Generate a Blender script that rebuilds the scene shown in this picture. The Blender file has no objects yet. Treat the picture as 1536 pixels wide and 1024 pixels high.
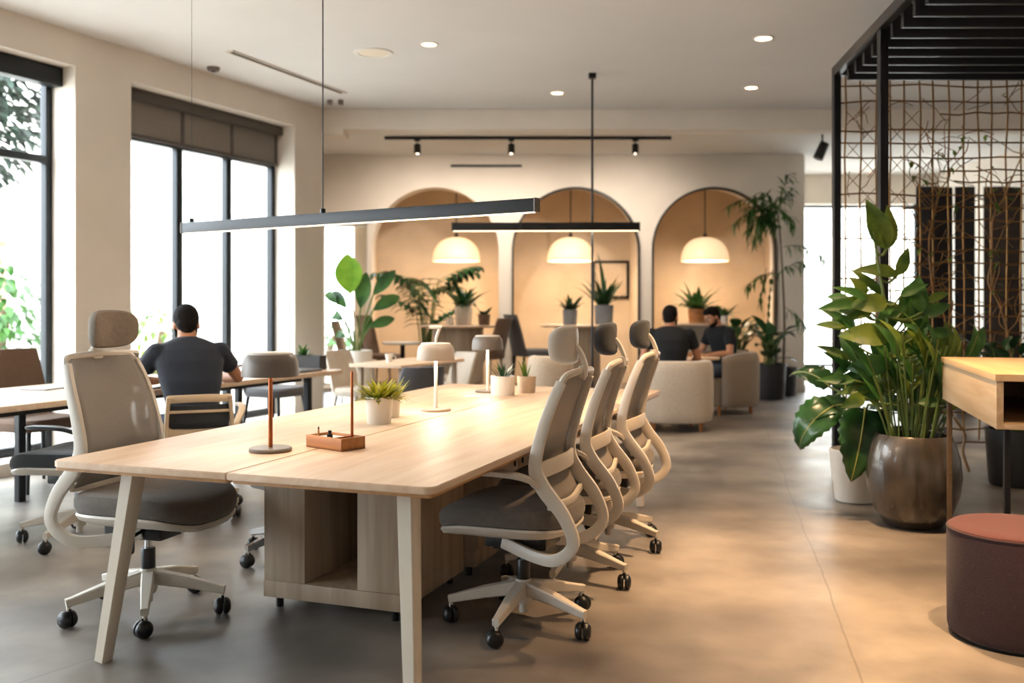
import bpy, bmesh, math, random
from mathutils import Vector, Matrix
sc = bpy.context.scene
COL = sc.collection
PI = math.pi
rnd = random.Random(7)
F, HY, CH = 1450.0, 455.0, 1.30      # focal length in px, horizon row, eye height (m)

def at(px, py, Y):                   # a point of the place seen at this pixel, Y metres away
    return Vector(((px - 768) / F * Y, Y, CH - (py - HY) / F * Y))
def fl(px, py, h=0.0):               # the point at height h seen at this pixel
    Y = (CH - h) * F / (py - HY)
    return Vector(((px - 768) / F * Y, Y, h))

# ------------------------------------------------------------------ materials
def _nodes(name):
    m = bpy.data.materials.new(name); m.use_nodes = True
    nt = m.node_tree; nt.nodes.clear()
    out = nt.nodes.new('ShaderNodeOutputMaterial')
    p = nt.nodes.new('ShaderNodeBsdfPrincipled')
    nt.links.new(p.outputs[0], out.inputs[0])
    return m, nt, p, out
def rgb(h):
    if isinstance(h, str):
        c = [int(h[i:i+2], 16) / 255 for i in (0, 2, 4)]
        return tuple((x / 12.92 if x <= .04045 else ((x + .055) / 1.055) ** 2.4) for x in c)
    return h
def mat(name, col, rough=.5, metal=0, var=.12, scale=8, stretch=(1, 1, 1), bump=0.0, bscale=None,
        emit=None, estr=0, alpha=None, spec=.5, sheen=0, trans=0, coat=0, sss=0):
    m, nt, p, out = _nodes(name); N, L = nt.nodes, nt.links
    c = rgb(col)
    tc = N.new('ShaderNodeTexCoord'); mp = N.new('ShaderNodeMapping'); mp.inputs['Scale'].default_value = stretch
    L.new(tc.outputs['Object'], mp.inputs['Vector'])
    nz = N.new('ShaderNodeTexNoise'); nz.inputs['Scale'].default_value = scale; nz.inputs['Detail'].default_value = 4
    L.new(mp.outputs[0], nz.inputs['Vector'])
    rp = N.new('ShaderNodeValToRGB'); rp.color_ramp.elements[0].position = .3; rp.color_ramp.elements[1].position = .7
    rp.color_ramp.elements[0].color = tuple(max(0, x * (1 - var)) for x in c) + (1,)
    rp.color_ramp.elements[1].color = tuple(min(1, x * (1 + var)) for x in c) + (1,)
    L.new(nz.outputs['Fac'], rp.inputs[0]); L.new(rp.outputs[0], p.inputs['Base Color'])
    p.inputs['Roughness'].default_value = rough; p.inputs['Metallic'].default_value = metal
    p.inputs['Specular IOR Level'].default_value = spec
    p.inputs['Sheen Weight'].default_value = sheen
    p.inputs['Transmission Weight'].default_value = trans
    p.inputs['Coat Weight'].default_value = coat
    if sss: p.inputs['Subsurface Weight'].default_value = sss; p.inputs['Subsurface Radius'].default_value = (.02, .008, .004)
    if bump:
        b = N.new('ShaderNodeBump'); b.inputs['Strength'].default_value = bump; b.inputs['Distance'].default_value = .01
        n2 = N.new('ShaderNodeTexNoise'); n2.inputs['Scale'].default_value = bscale or scale * 6; n2.inputs['Detail'].default_value = 5
        L.new(tc.outputs['Object'], n2.inputs['Vector'])
        L.new(n2.outputs['Fac'], b.inputs['Height']); L.new(b.outputs[0], p.inputs['Normal'])
    if emit is not None:
        p.inputs['Emission Color'].default_value = rgb(emit) + (1,); p.inputs['Emission Strength'].default_value = estr
    if alpha is not None:
        tr = N.new('ShaderNodeBsdfTransparent'); mx = N.new('ShaderNodeMixShader'); mx.inputs[0].default_value = alpha
        L.new(tr.outputs[0], mx.inputs[1]); L.new(p.outputs[0], mx.inputs[2]); L.new(mx.outputs[0], out.inputs[0])
    return m
def wood(name, c1, c2, rough=.45, axis='X', scale=3.0, coat=0):
    m, nt, p, out = _nodes(name); N, L = nt.nodes, nt.links
    tc = N.new('ShaderNodeTexCoord'); mp = N.new('ShaderNodeMapping')
    s = {'X': (.25, 4, 4), 'Y': (4, .25, 4), 'Z': (4, 4, .25)}[axis]
    mp.inputs['Scale'].default_value = tuple(k * scale for k in s); L.new(tc.outputs['Object'], mp.inputs[0])
    nz = N.new('ShaderNodeTexNoise'); nz.inputs['Scale'].default_value = 2; nz.inputs['Detail'].default_value = 6; nz.inputs['Distortion'].default_value = .6
    L.new(mp.outputs[0], nz.inputs['Vector'])
    rp = N.new('ShaderNodeValToRGB'); e = rp.color_ramp.elements
    e[0].position = .32; e[0].color = rgb(c1) + (1,); e[1].position = .68; e[1].color = rgb(c2) + (1,)
    L.new(nz.outputs['Fac'], rp.inputs[0]); L.new(rp.outputs[0], p.inputs['Base Color'])
    p.inputs['Roughness'].default_value = rough; p.inputs['Coat Weight'].default_value = coat
    b = N.new('ShaderNodeBump'); b.inputs['Strength'].default_value = .08; b.inputs['Distance'].default_value = .004
    L.new(nz.outputs['Fac'], b.inputs['Height']); L.new(b.outputs[0], p.inputs['Normal'])
    return m
def glass_mat(name, tint=(1, 1, 1), refl=.08):
    m, nt, p, out = _nodes(name); N, L = nt.nodes, nt.links; N.remove(p)
    tr = N.new('ShaderNodeBsdfTransparent'); tr.inputs[0].default_value = tuple(tint) + (1,)
    gl = N.new('ShaderNodeBsdfGlossy'); gl.inputs['Roughness'].default_value = .02
    lw = N.new('ShaderNodeLayerWeight'); lw.inputs[0].default_value = .5
    pw = N.new('ShaderNodeMath'); pw.operation = 'POWER'; pw.inputs[1].default_value = 5; L.new(lw.outputs['Facing'], pw.inputs[0])
    ma = N.new('ShaderNodeMath'); ma.operation = 'MULTIPLY_ADD'; ma.inputs[1].default_value = .5; ma.inputs[2].default_value = refl / 4; L.new(pw.outputs[0], ma.inputs[0])
    mx = N.new('ShaderNodeMixShader'); L.new(ma.outputs[0], mx.inputs[0])
    L.new(tr.outputs[0], mx.inputs[1]); L.new(gl.outputs[0], mx.inputs[2]); L.new(mx.outputs[0], out.inputs[0])
    return m
def leaf_mat(name, c1, c2, rough=.4, trans=.25, scale=6):
    m, nt, p, out = _nodes(name); N, L = nt.nodes, nt.links
    tc = N.new('ShaderNodeTexCoord'); nz = N.new('ShaderNodeTexNoise'); nz.inputs['Scale'].default_value = scale; nz.inputs['Detail'].default_value = 3
    L.new(tc.outputs['Object'], nz.inputs['Vector'])
    rp = N.new('ShaderNodeValToRGB'); e = rp.color_ramp.elements
    e[0].position = .35; e[0].color = rgb(c1) + (1,); e[1].position = .65; e[1].color = rgb(c2) + (1,)
    L.new(nz.outputs['Fac'], rp.inputs[0]); L.new(rp.outputs[0], p.inputs['Base Color']); p.inputs['Roughness'].default_value = rough
    tl = N.new('ShaderNodeBsdfTranslucent'); L.new(rp.outputs[0], tl.inputs[0])
    mx = N.new('ShaderNodeMixShader'); mx.inputs[0].default_value = trans
    L.new(p.outputs[0], mx.inputs[1]); L.new(tl.outputs[0], mx.inputs[2]); L.new(mx.outputs[0], out.inputs[0])
    return m

# ------------------------------------------------------------------ mesh builder
class MB:
    def __init__(s): s.bm = bmesh.new()
    def grid(s, rows, closed=False, caps=False):
        """rows of points joined by quads"""
        vs = [[s.bm.verts.new(p) for p in r] for r in rows]
        for a, b in zip(vs, vs[1:]):
            n = len(a); k = n if closed else n - 1
            for i in range(k):
                j = (i + 1) % n
                try: s.bm.faces.new((a[i], a[j], b[j], b[i]))
                except ValueError: pass
        if caps and closed:
            try:
                s.bm.faces.new(list(reversed(vs[0]))); s.bm.faces.new(vs[-1])
            except ValueError: pass
        return s
    def box(s, c, d, rot=None, bevel=0, seg=2):
        r = bmesh.ops.create_cube(s.bm, size=1)
        M = Matrix.Translation(Vector(c)) @ (rot.to_4x4() if rot else Matrix.Identity(4)) @ Matrix.Diagonal((d[0], d[1], d[2], 1))
        bmesh.ops.transform(s.bm, matrix=M, verts=r['verts'])
        if bevel:
            es = list({e for v in r['verts'] for e in v.link_edges})
            bmesh.ops.bevel(s.bm, geom=es, offset=bevel, segments=seg, affect='EDGES', profile=.6)
        return s
    def box2(s, a, b, bevel=0, seg=2):
        return s.box([(a[i] + b[i]) / 2 for i in range(3)], [abs(b[i] - a[i]) for i in range(3)], None, bevel, seg)
    def tube(s, pts, r=.01, seg=8, flat=1.0, up=None, closed=False, caps=True):
        pts = [Vector(p) for p in pts]; n = len(pts)
        rs = r if isinstance(r, (list, tuple)) else [r] * n
        rows = []; prev = None
        for i, p in enumerate(pts):
            if closed: t = pts[(i + 1) % n] - pts[i - 1]
            else: t = pts[min(i + 1, n - 1)] - pts[max(i - 1, 0)]
            t.normalize()
            if up is not None: nrm = Vector(up) - t * t.dot(Vector(up))
            elif prev is None:
                a = Vector((0, 0, 1)) if abs(t.z) < .9 else Vector((1, 0, 0)); nrm = a - t * t.dot(a)
            else: nrm = prev - t * t.dot(prev)
            if nrm.length < 1e-6: nrm = t.orthogonal()
            nrm.normalize(); prev = nrm; b = t.cross(nrm)
            rows.append([p + nrm * math.cos(2 * PI * k / seg) * rs[i] + b * math.sin(2 * PI * k / seg) * rs[i] * flat for k in range(seg)])
        if closed: rows.append(rows[0])
        s.grid(rows, True, caps and not closed)
        return s
    def bar(s, pts, w, h, up=(0, 0, 1), scale=None, rnd_=.25):
        """rectangular section swept along pts; w along side, h along up; rounded corners"""
        pts = [Vector(p) for p in pts]; n = len(pts); rows = []
        e = rnd_
        sec = [(1, 1 - e), (1 - e, 1), (-1 + e, 1), (-1, 1 - e), (-1, -1 + e), (-1 + e, -1), (1 - e, -1), (1, -1 + e)]
        for i, p in enumerate(pts):
            t = (pts[min(i + 1, n - 1)] - pts[max(i - 1, 0)]).normalized()
            u = Vector(up); u = (u - t * t.dot(u)); u.normalize(); b = t.cross(u)
            k = scale[i] if scale else 1
            kk = k if isinstance(k, tuple) else (k, k)
            rows.append([p + b * a * w / 2 * kk[0] + u * c * h / 2 * kk[1] for a, c in sec])
        s.grid(rows, True, True); return s
    def lathe(s, prof, c=(0, 0, 0), seg=24, sx=1, sy=1):
        c = Vector(c)
        rows = [[c + Vector((r * math.cos(2 * PI * k / seg) * sx, r * math.sin(2 * PI * k / seg) * sy, z)) for k in range(seg)] for r, z in prof]
        s.grid(rows, True, False)
        bmesh.ops.remove_doubles(s.bm, verts=s.bm.verts[-len(prof) * seg:], dist=1e-5)
        return s
    def cyl(s, c, r, h, seg=20, axis=None, r2=None):
        c = Vector(c); a = Vector(axis or (0, 0, 1)).normalized()
        return s.tube([c - a * h / 2, c + a * h / 2], [r, r if r2 is None else r2], seg)
    def ell(s, c, r, rot=None, u=16, v=10):
        q = bmesh.ops.create_uvsphere(s.bm, u_segments=u, v_segments=v, radius=1)
        M = Matrix.Translation(Vector(c)) @ (rot.to_4x4() if rot else Matrix.Identity(4)) @ Matrix.Diagonal((r[0], r[1], r[2], 1))
        bmesh.ops.transform(s.bm, matrix=M, verts=q['verts']); return s
    def prism(s, poly, z0, z1, bevel=0):
        """polygon (x,y) list counterclockwise, from z0 to z1"""
        a = [s.bm.verts.new((x, y, z0)) for x, y in poly]; b = [s.bm.verts.new((x, y, z1)) for x, y in poly]
        n = len(poly); fs = [s.bm.faces.new(list(reversed(a))), s.bm.faces.new(b)]
        for i in range(n): fs.append(s.bm.faces.new((a[i], a[(i + 1) % n], b[(i + 1) % n], b[i])))
        if bevel:
            es = list({e for f in fs[:2] for e in f.edges})
            bmesh.ops.bevel(s.bm, geom=es, offset=bevel, segments=2, affect='EDGES')
        return s
    def leaf(s, base, d, up, length, width, droop=.3, fold=.15, n=8, prof=None, wave=0, cut=0):
        """one leaf: midrib from base along d bending down by droop; width profile prof(t)"""
        d = Vector(d).normalized(); up = Vector(up); side = d.cross(up)
        if side.length < 1e-4: side = d.orthogonal()
        side.normalize(); nrm = side.cross(d).normalized()
        prof = prof or (lambda t: math.sin(PI * min(1, t * .97 + .03) ** .75))
        p = Vector(base); rows = []
        for i in range(n + 1):
            t = i / n
            w = max(.0015, width / 2 * prof(t))
            if cut and i % 2 and 0 < i < n: w *= 1 - cut
            wv = wave * math.sin(i * 2.1) * width
            rows.append([p - side * w + nrm * (fold * w + wv), p - side * w * .5 + nrm * fold * w * .35, p.copy(), p + side * w * .5 + nrm * fold * w * .35, p + side * w + nrm * (fold * w - wv)])
            a = droop / n * (1 + t)
            R = Matrix.Rotation(-a, 3, side)
            d = (R @ d).normalized(); nrm = (R @ nrm).normalized()
            p = p + d * length / n
        s.grid(rows); s.mid = [r[2] for r in rows]; return s
    def build(s, name, m, parent=None, smooth=True, ang=.65, sub=0, solid=0, loc=None, rotz=0):
        bm = s.bm
        bmesh.ops.recalc_face_normals(bm, faces=bm.faces) if not solid else None
        if smooth:
            for f in bm.faces: f.smooth = True
            for e in bm.edges:
                if len(e.link_faces) == 2 and e.calc_face_angle(0) > ang: e.smooth = False
        me = bpy.data.meshes.new(name); bm.to_mesh(me); bm.free()
        o = bpy.data.objects.new(name, me); COL.objects.link(o)
        if m: me.materials.append(m)
        if parent is not None: o.parent = parent
        if loc is not None: o.location = loc
        if rotz: o.rotation_euler.z = rotz
        if solid:
            md = o.modifiers.new('solid', 'SOLIDIFY'); md.thickness = solid; md.offset = 0
        if sub:
            md = o.modifiers.new('sub', 'SUBSURF'); md.levels = sub; md.render_levels = sub
        return o
def tag(o, label, cat, group=None, kind=None):
    o['label'] = label; o['category'] = cat
    if group: o['group'] = group
    if kind: o['kind'] = kind
    return o
def thing(name, label, cat, loc=(0, 0, 0), rotz=0, group=None):
    o = bpy.data.objects.new(name, None); COL.objects.link(o); o.empty_display_size = .1
    o.location = loc; o.rotation_euler = (0, 0, rotz)
    return tag(o, label, cat, group)
def struct(o, label=None, cat=None):
    o['kind'] = 'structure'
    if label: o['label'] = label
    if cat: o['category'] = cat
    return o
def dup(root, loc, rotz=0, label=None, group=None, scale=None, skip=()):
    r = root.copy(); COL.objects.link(r); r.location = loc; r.rotation_euler = (0, 0, rotz)
    if label: r['label'] = label
    if group: r['group'] = group
    if scale: r.scale = (scale,) * 3
    for ch in list(root.children):
        if ch.name.split('.')[0] in skip: continue
        c = ch.copy(); COL.objects.link(c); c.parent = r
        for g in list(ch.children):
            d = g.copy(); COL.objects.link(d); d.parent = c
    return r
def recolor(root, swap):
    """swap = {part name: material}: this copy's part gets its own mesh data and material"""
    for c in root.children:
        k = c.name.split('.')[0]
        if k in swap:
            c.data = c.data.copy(); c.data.materials.clear(); c.data.materials.append(swap[k])
def smoothpath(pts, n=6):
    """Catmull-Rom through pts"""
    P = [Vector(p) for p in pts]; P = [P[0] * 2 - P[1]] + P + [P[-1] * 2 - P[-2]]; out = []
    for i in range(1, len(P) - 2):
        a, b, c, d = P[i - 1:i + 3]
        for k in range(n):
            t = k / n
            out.append(.5 * ((2 * b) + (c - a) * t + (2 * a - 5 * b + 4 * c - d) * t * t + (3 * b - a - 3 * c + d) * t ** 3))
    out.append(P[-2]); return out
def light(name, kind, loc, energy, col=(1, 1, 1), parent=None, size=.1, rot=None, spot=None, blend=.5):
    l = bpy.data.lights.new(name, kind); l.energy = energy; l.color = col
    o = bpy.data.objects.new(name, l); COL.objects.link(o); o.location = loc
    if rot: o.rotation_euler = rot
    if kind == 'SPOT': l.spot_size = spot; l.spot_blend = blend; l.shadow_soft_size = size
    elif kind == 'POINT': l.shadow_soft_size = size
    elif kind == 'AREA':
        l.shape = 'RECTANGLE'; l.size, l.size_y = size
    if parent: o.parent = parent
    return o
WARM = (1, .70, .44); WARM2 = (1, .82, .64)

# ------------------------------------------------------------------ material set
M = {}
M['plaster'] = mat('plaster', 'e0d6ca', .85, var=.05, scale=1.6, bump=.05, bscale=30)
M['ceiling'] = mat('ceiling_plaster', 'dedbd8', .9, var=.04, scale=.8, bump=.03, bscale=12)
M['niche'] = mat('niche_plaster', 'd2bfa6', .85, var=.09, scale=2.2, bump=.05, bscale=20)
M['white'] = mat('white_paint', 'e6e2da', .4, var=.03)
M['offwhite'] = mat('offwhite_plastic', 'd6cfc3', .38, var=.03)
M['black'] = mat('black_metal', '1b1c1e', .42, metal=.3, var=.1)
M['steelframe'] = mat('dark_window_frame', '14191d', .45, metal=.3, var=.1)
M['blackplastic'] = mat('black_plastic', '141414', .35, var=.1)
M['blind'] = mat('blind_fabric', '7d756c', .9, var=.06, scale=40)
M['blindframe'] = mat('blind_rail', '4d4640', .6, var=.05)
M['oak'] = wood('light_oak', 'd6b391', 'e4caad', .46, 'Y', 2.5)
M['oakedge'] = wood('oak_edge', 'b07e4c', 'c3925e', .5, 'Y', 4)
M['oakpanel'] = wood('oak_panel', '9f8b74', 'b6a38c', .55, 'Z', 2.5)
M['oakx'] = wood('oak_desk', 'a48c6a', 'b8a182', .5, 'Y', 2.5)
M['oakdesktop'] = wood('oak_desktop', 'c49f70', 'd3b286', .4, 'Y', 2.0)
M['darkoak'] = wood('tray_oak', '9a5f2e', 'b87b42', .5, 'X', 4)
M['legpaint'] = mat('leg_paint', 'ddd2c0', .45, var=.04)
M['mesh'] = mat('chair_mesh', '8a8178', .6, var=.08, scale=180, alpha=.82, bump=.2, bscale=400)
M['seatfab'] = mat('seat_fabric', '605952', .95, var=.1, scale=60, bump=.25, bscale=300, sheen=.2)
M['darkfab'] = mat('dark_fabric', '26282b', .95, var=.12, scale=60, bump=.25, bscale=300, sheen=.2)
M['headfab'] = mat('headrest_fabric', '857a6e', .9, var=.08, scale=60, bump=.2, bscale=300)
M['chrome'] = mat('chrome', 'c8c8c8', .18, metal=1, var=.03)
M['copper'] = mat('copper', 'a8643f', .3, metal=1, var=.06)
M['lampgrey'] = mat('lamp_grey', '70675f', .45, metal=.2, var=.04)
M['lampwhite'] = mat('lamp_white', 'd8d0c4', .4, var=.04)
M['lamptaupe'] = mat('lamp_taupe', 'a39485', .42, var=.04)
M['opal'] = mat('opal_glass', 'f6dcb4', .35, var=.02, emit='ffdcae', estr=.75, trans=0)
M['glow'] = mat('glowing_diffuser', 'ffffff', .5, emit='ffd8a4', estr=14)
M['glowsoft'] = mat('linear_diffuser', 'ffffff', .5, emit='ffe0b8', estr=5)
M['fglass'] = mat('facade_window', 'b4b2ac', .4, var=.03)
M['ceramic'] = mat('white_ceramic', 'e6dfd4', .35, var=.03)
M['greypot'] = mat('grey_pot', '8c9196', .55, var=.1, scale=5)
M['darkpot'] = mat('dark_pot', '2b2a29', .6, var=.15)
M['glaze'] = mat('bronze_glaze', '5a544d', .27, metal=.6, var=.5, scale=3.0, stretch=(3.5, 3.5, .5), coat=.4)
M['soil'] = mat('soil', '2a2019', .95, var=.4, scale=40, bump=.8, bscale=60)
M['tubfab'] = mat('boucle', 'c3b5a3', .97, var=.08, scale=50, bump=.5, bscale=160, sheen=.3)
M['tubfab2'] = mat('taupe_boucle', '8f8070', .97, var=.08, scale=50, bump=.5, bscale=160, sheen=.3)
M['greyfab'] = mat('grey_wool', '5d5b5c', .95, var=.08, scale=50, bump=.3, bscale=200, sheen=.2)
M['beigefab'] = mat('beige_wool', 'b9a68f', .95, var=.07, scale=50, bump=.3, bscale=200, sheen=.2)
M['brownfab'] = mat('brown_wool', '6f5644', .95, var=.07, scale=50, bump=.3, bscale=200, sheen=.2)
M['maroon'] = mat('maroon_felt', '301d21', .95, var=.14, scale=70, bump=.35, bscale=220, sheen=.1)
M['rosefelt'] = mat('rose_felt', '4c2723', .95, var=.1, scale=70, bump=.3, bscale=220, sheen=.1)
M['skin'] = mat('skin', 'b07a58', .55, var=.06, scale=12, sss=.1)
M['hair'] = mat('hair', '120d0a', .8, var=.4, scale=60, bump=1.0, bscale=110, spec=.15)
M['navy'] = mat('navy_cotton', '141b27', .92, var=.12, scale=14, bump=.25, bscale=60, sheen=.1)
M['tshirtdark'] = mat('dark_cotton', '0e1216', .92, var=.12, scale=14, bump=.25, bscale=60)
M['denim'] = mat('denim', '47566b', .9, var=.15, scale=16, bump=.3, bscale=120)
M['greydenim'] = mat('grey_denim', '3b424a', .9, var=.15, scale=16, bump=.3, bscale=120)
M['curtain'] = mat('dark_panel', '1d1613', .8, var=.2, scale=3, stretch=(6, 6, .3))
M['brownpanel'] = mat('brown_panel', '3a2d24', .8, var=.15, scale=3, stretch=(6, 6, .3))
M['bronze'] = mat('bronze_rod', '7a552a', .36, metal=.75, var=.3, scale=8)  # yellowed base colour stands in for warm light glinting on the rods
M['twig'] = mat('twig', '8a5f30', .6, var=.3, scale=10)  # gold tone paints the warm glow into the branches
M['glass'] = glass_mat('clear_glass')
M['trunk'] = mat('bark', '5c4a36', .85, var=.25, scale=12, bump=.5)
M['leaf_dark'] = leaf_mat('leaf_dark', '14301a', '2a5428', .3, .15)
M['leaf_mid'] = leaf_mat('leaf_mid', '244a1e', '44702c', .48, .3)
M['leaf_night'] = leaf_mat('leaf_garden', '0a160a', '16301a', .7, .08)
M['leaf_bright'] = leaf_mat('leaf_bright', '6da32a', '93c23c', .4, .5)
M['leaf_olive'] = leaf_mat('leaf_olive', '35521a', '74842c', .5, .4)
M['leaf_lime'] = leaf_mat('leaf_lime', '6b7a1c', 'b4a834', .45, .35, 20)
M['leaf_mon'] = leaf_mat('leaf_monstera', '16351c', '33602a', .22, .12, 4)
M['stem'] = mat('stem', '56692f', .5, var=.2, scale=10)
M['grass'] = leaf_mat('grass', '4d6b35', '7f9a58', .7, .3, 3)
M['pave'] = mat('pale_paving', 'c9c4ba', .85, var=.08, scale=2)
M['facade'] = mat('pale_facade', 'd8d3ca', .85, var=.05, scale=1)
M['facadebrick'] = mat('brick_facade', 'b08a74', .9, var=.2, scale=4)
M['paper'] = mat('paper', 'ece8e0', .8, var=.02)
M['silver'] = mat('laptop_silver', '9a9a9c', .35, metal=.7, var=.03)
# ================================================================== THE ROOM
H = 3.5                                # ceiling height
BX, BY = -2.13, 10.92                  # end of the window wall
WA = math.atan2(-.911, -.412)          # the window wall runs this way from its end, towards the camera
WU, WN = Vector((-.412, -.911, 0)), Vector((-.911, .412, 0))   # along it, outwards
def wp(s, o, z=0): return Vector((BX, BY, 0)) + WU * s + WN * o + Vector((0, 0, z))

def concrete():
    m, nt, p, out = _nodes('polished_concrete'); N, L = nt.nodes, nt.links
    tc = N.new('ShaderNodeTexCoord')
    off = N.new('ShaderNodeMapping'); off.inputs['Location'].default_value = (3.1, 7.7, .37); off.inputs['Rotation'].default_value = (.3, .2, 0); L.new(tc.outputs['Object'], off.inputs[0])
    def noise(sc, det, dist=0):
        n = N.new('ShaderNodeTexNoise'); n.inputs['Scale'].default_value = sc; n.inputs['Detail'].default_value = det
        L.new(off.outputs[0], n.inputs['Vector']); return n
    def ramp(src, stops):
        r = N.new('ShaderNodeValToRGB'); e = r.color_ramp.elements
        while len(e) < len(stops): e.new(.5)
        for q, (pos, c) in zip(e, stops): q.position = pos; q.color = (rgb(c) if isinstance(c, str) else (c, c, c)) + (1,)
        L.new(src, r.inputs[0]); return r
    big = ramp(noise(1.0, 7, .25).outputs['Fac'], [(.3, '46413d'), (.48, '716a63'), (.56, '827a70'), (.7, 'a0978b')])
    fine = ramp(noise(3.2, 10, .3).outputs['Fac'], [(.3, .72), (.5, 1.0), (.7, 1.12)])
    mx = N.new('ShaderNodeMix'); mx.data_type = 'RGBA'; mx.blend_type = 'MULTIPLY'; mx.inputs[0].default_value = .8
    L.new(big.outputs[0], mx.inputs[6]); L.new(fine.outputs[0], mx.inputs[7]); col = mx.outputs[2]
    # saw-cut joints and one long hairline crack
    sep = N.new('ShaderNodeSeparateXYZ')
    wob = noise(1.2, 3); wv = N.new('ShaderNodeVectorMath'); wv.operation = 'MULTIPLY_ADD'
    wv.inputs[1].default_value = (.06, .06, 0); L.new(wob.outputs['Color'], wv.inputs[0]); L.new(tc.outputs['Object'], wv.inputs[2])
    masks = []
    for (a, b, w, src) in [((2.455, 9.2), (1.444, 4.435), .004, 1), ((-1.9, 3.0), (-.9, 4.5), .004, 0), ((-3.2, 3.15), (2.9, 2.55), .004, 0), ((-4.5, 7.9), (4.5, 6.9), .003, 0)]:
        dx, dy = b[0] - a[0], b[1] - a[1]; l = math.hypot(dx, dy); nx, ny = -dy / l, dx / l
        dp = N.new('ShaderNodeVectorMath'); dp.operation = 'DOT_PRODUCT'; dp.inputs[1].default_value = (nx, ny, 0)
        L.new(wv.outputs[0] if src else tc.outputs['Object'], dp.inputs[0])
        sb = N.new('ShaderNodeMath'); sb.operation = 'SUBTRACT'; sb.inputs[1].default_value = a[0] * nx + a[1] * ny + (.03 * (nx + ny) if src else 0); L.new(dp.outputs['Value'], sb.inputs[0])
        ab = N.new('ShaderNodeMath'); ab.operation = 'ABSOLUTE'; L.new(sb.outputs[0], ab.inputs[0])
        lt = N.new('ShaderNodeMath'); lt.operation = 'LESS_THAN'; lt.inputs[1].default_value = w; L.new(ab.outputs[0], lt.inputs[0]); masks.append(lt)
    acc = masks[0].outputs[0]
    for q in masks[1:]:
        ad = N.new('ShaderNodeMath'); ad.operation = 'MAXIMUM'; L.new(acc, ad.inputs[0]); L.new(q.outputs[0], ad.inputs[1]); acc = ad.outputs[0]
    ml = N.new('ShaderNodeMath'); ml.operation = 'MULTIPLY'; ml.inputs[1].default_value = .45; L.new(acc, ml.inputs[0])
    m2 = N.new('ShaderNodeMix'); m2.data_type = 'RGBA'; L.new(ml.outputs[0], m2.inputs[0]); L.new(col, m2.inputs[6]); m2.inputs[7].default_value = rgb('4f4a44') + (1,)
    L.new(m2.outputs[2], p.inputs['Base Color'])
    rr = N.new('ShaderNodeMapRange'); rr.inputs[1].default_value = .2; rr.inputs[2].default_value = .8; rr.inputs[3].default_value = .29; rr.inputs[4].default_value = .46
    L.new(noise(1.4, 5, .2).outputs['Fac'], rr.inputs[0]); L.new(rr.outputs[0], p.inputs['Roughness'])
    b = N.new('ShaderNodeBump'); b.inputs['Strength'].default_value = .12; b.inputs['Distance'].default_value = .01
    L.new(noise(3.5, 7).outputs['Fac'], b.inputs['Height']); L.new(b.outputs[0], p.inputs['Normal'])
    p.inputs['Specular IOR Level'].default_value = .55
    return m
M['concrete'] = concrete()

RX, RY0, RY1 = 7.2, -3.0, 16.5         # right wall, wall behind the camera, far glazing
S_END = (BY - RY0) / .911
b = MB(); a0 = wp(S_END, .36); a1 = wp(0, .36)
ring = [(a0.x, RY0), (RX, RY0), (RX, RY1), (-3.1, RY1), (-3.1, 11.0), (a1.x, a1.y)]
b.prism(ring, -.12, 0); struct(b.build('floor', M['concrete'], smooth=False))
b = MB(); b.prism(ring, H, H + .15); struct(b.build('ceiling', M['ceiling'], smooth=False))

# window wall
WINS = [(.527, 2.817), (3.403, 5.69), (6.28, 8.57), (9.15, 11.44)]
SILL, TOP = .10, 3.22
b = MB(); prev = 0
for s0, s1 in WINS + [(S_END, S_END)]:
    b.box2((prev, -.36, 0), (s0, 0, H)); prev = s1
for s0, s1 in WINS:
    b.box2((s0, -.36, TOP), (s1, 0, H)); b.box2((s0, -.36, 0), (s1, 0, SILL))
struct(b.build('wall_left', M['plaster'], smooth=False, loc=(BX, BY, 0), rotz=WA))
def window(n, s0, s1, mull, trans):
    w = struct(thing('window_%d' % n, 'x', 'window', (BX, BY, 0), WA), 'tall dark framed window in the left wall', 'window')
    f = MB(); y0, y1 = -.33, -.26
    for a, c in ((s0, s0 + .06), (s1 - .06, s1)): f.box2((a, y0, SILL), (c, y1, TOP), .006)
    f.box2((s0 + .06, y0, SILL), (s1 - .06, y1, SILL + .07), .006); f.box2((s0 + .06, y0, TOP - .08), (s1 - .06, y1, TOP), .006)
    for q in mull: f.box2((q - .04, y0 + .001, SILL + .07), (q + .04, y1 - .001, TOP - .08), .006)
    for z in trans: f.box2((s0 + .06, y0 + .002, z - .03), (s1 - .06, y1 + .02, z + .03), .006)
    f.build('window_frame', M['steelframe'], w)
    g = MB(); g.box2((s0 + .05, -.30, SILL + .05), (s1 - .05, -.294, TOP - .06)); g.build('glass_pane', M['glass'], w, smooth=False)
    light('daylight_portal', 'AREA', wp((s0 + s1) / 2, .34, (SILL + TOP) / 2), 1, size=(s1 - s0, TOP - SILL),
          rot=Vector(WN).to_track_quat('Z', 'Y').to_euler()).data.cycles.is_portal = True
    return w
window(1, *WINS[1], [4.9], [2.47])
window(2, *WINS[0], [1.263, 1.96], [2.8])
window(3, *WINS[2], [7.0, 7.75], [2.8]); window(4, *WINS[3], [9.9, 10.6], [2.8])  # both out of view, added to bring daylight onto the near table
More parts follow.
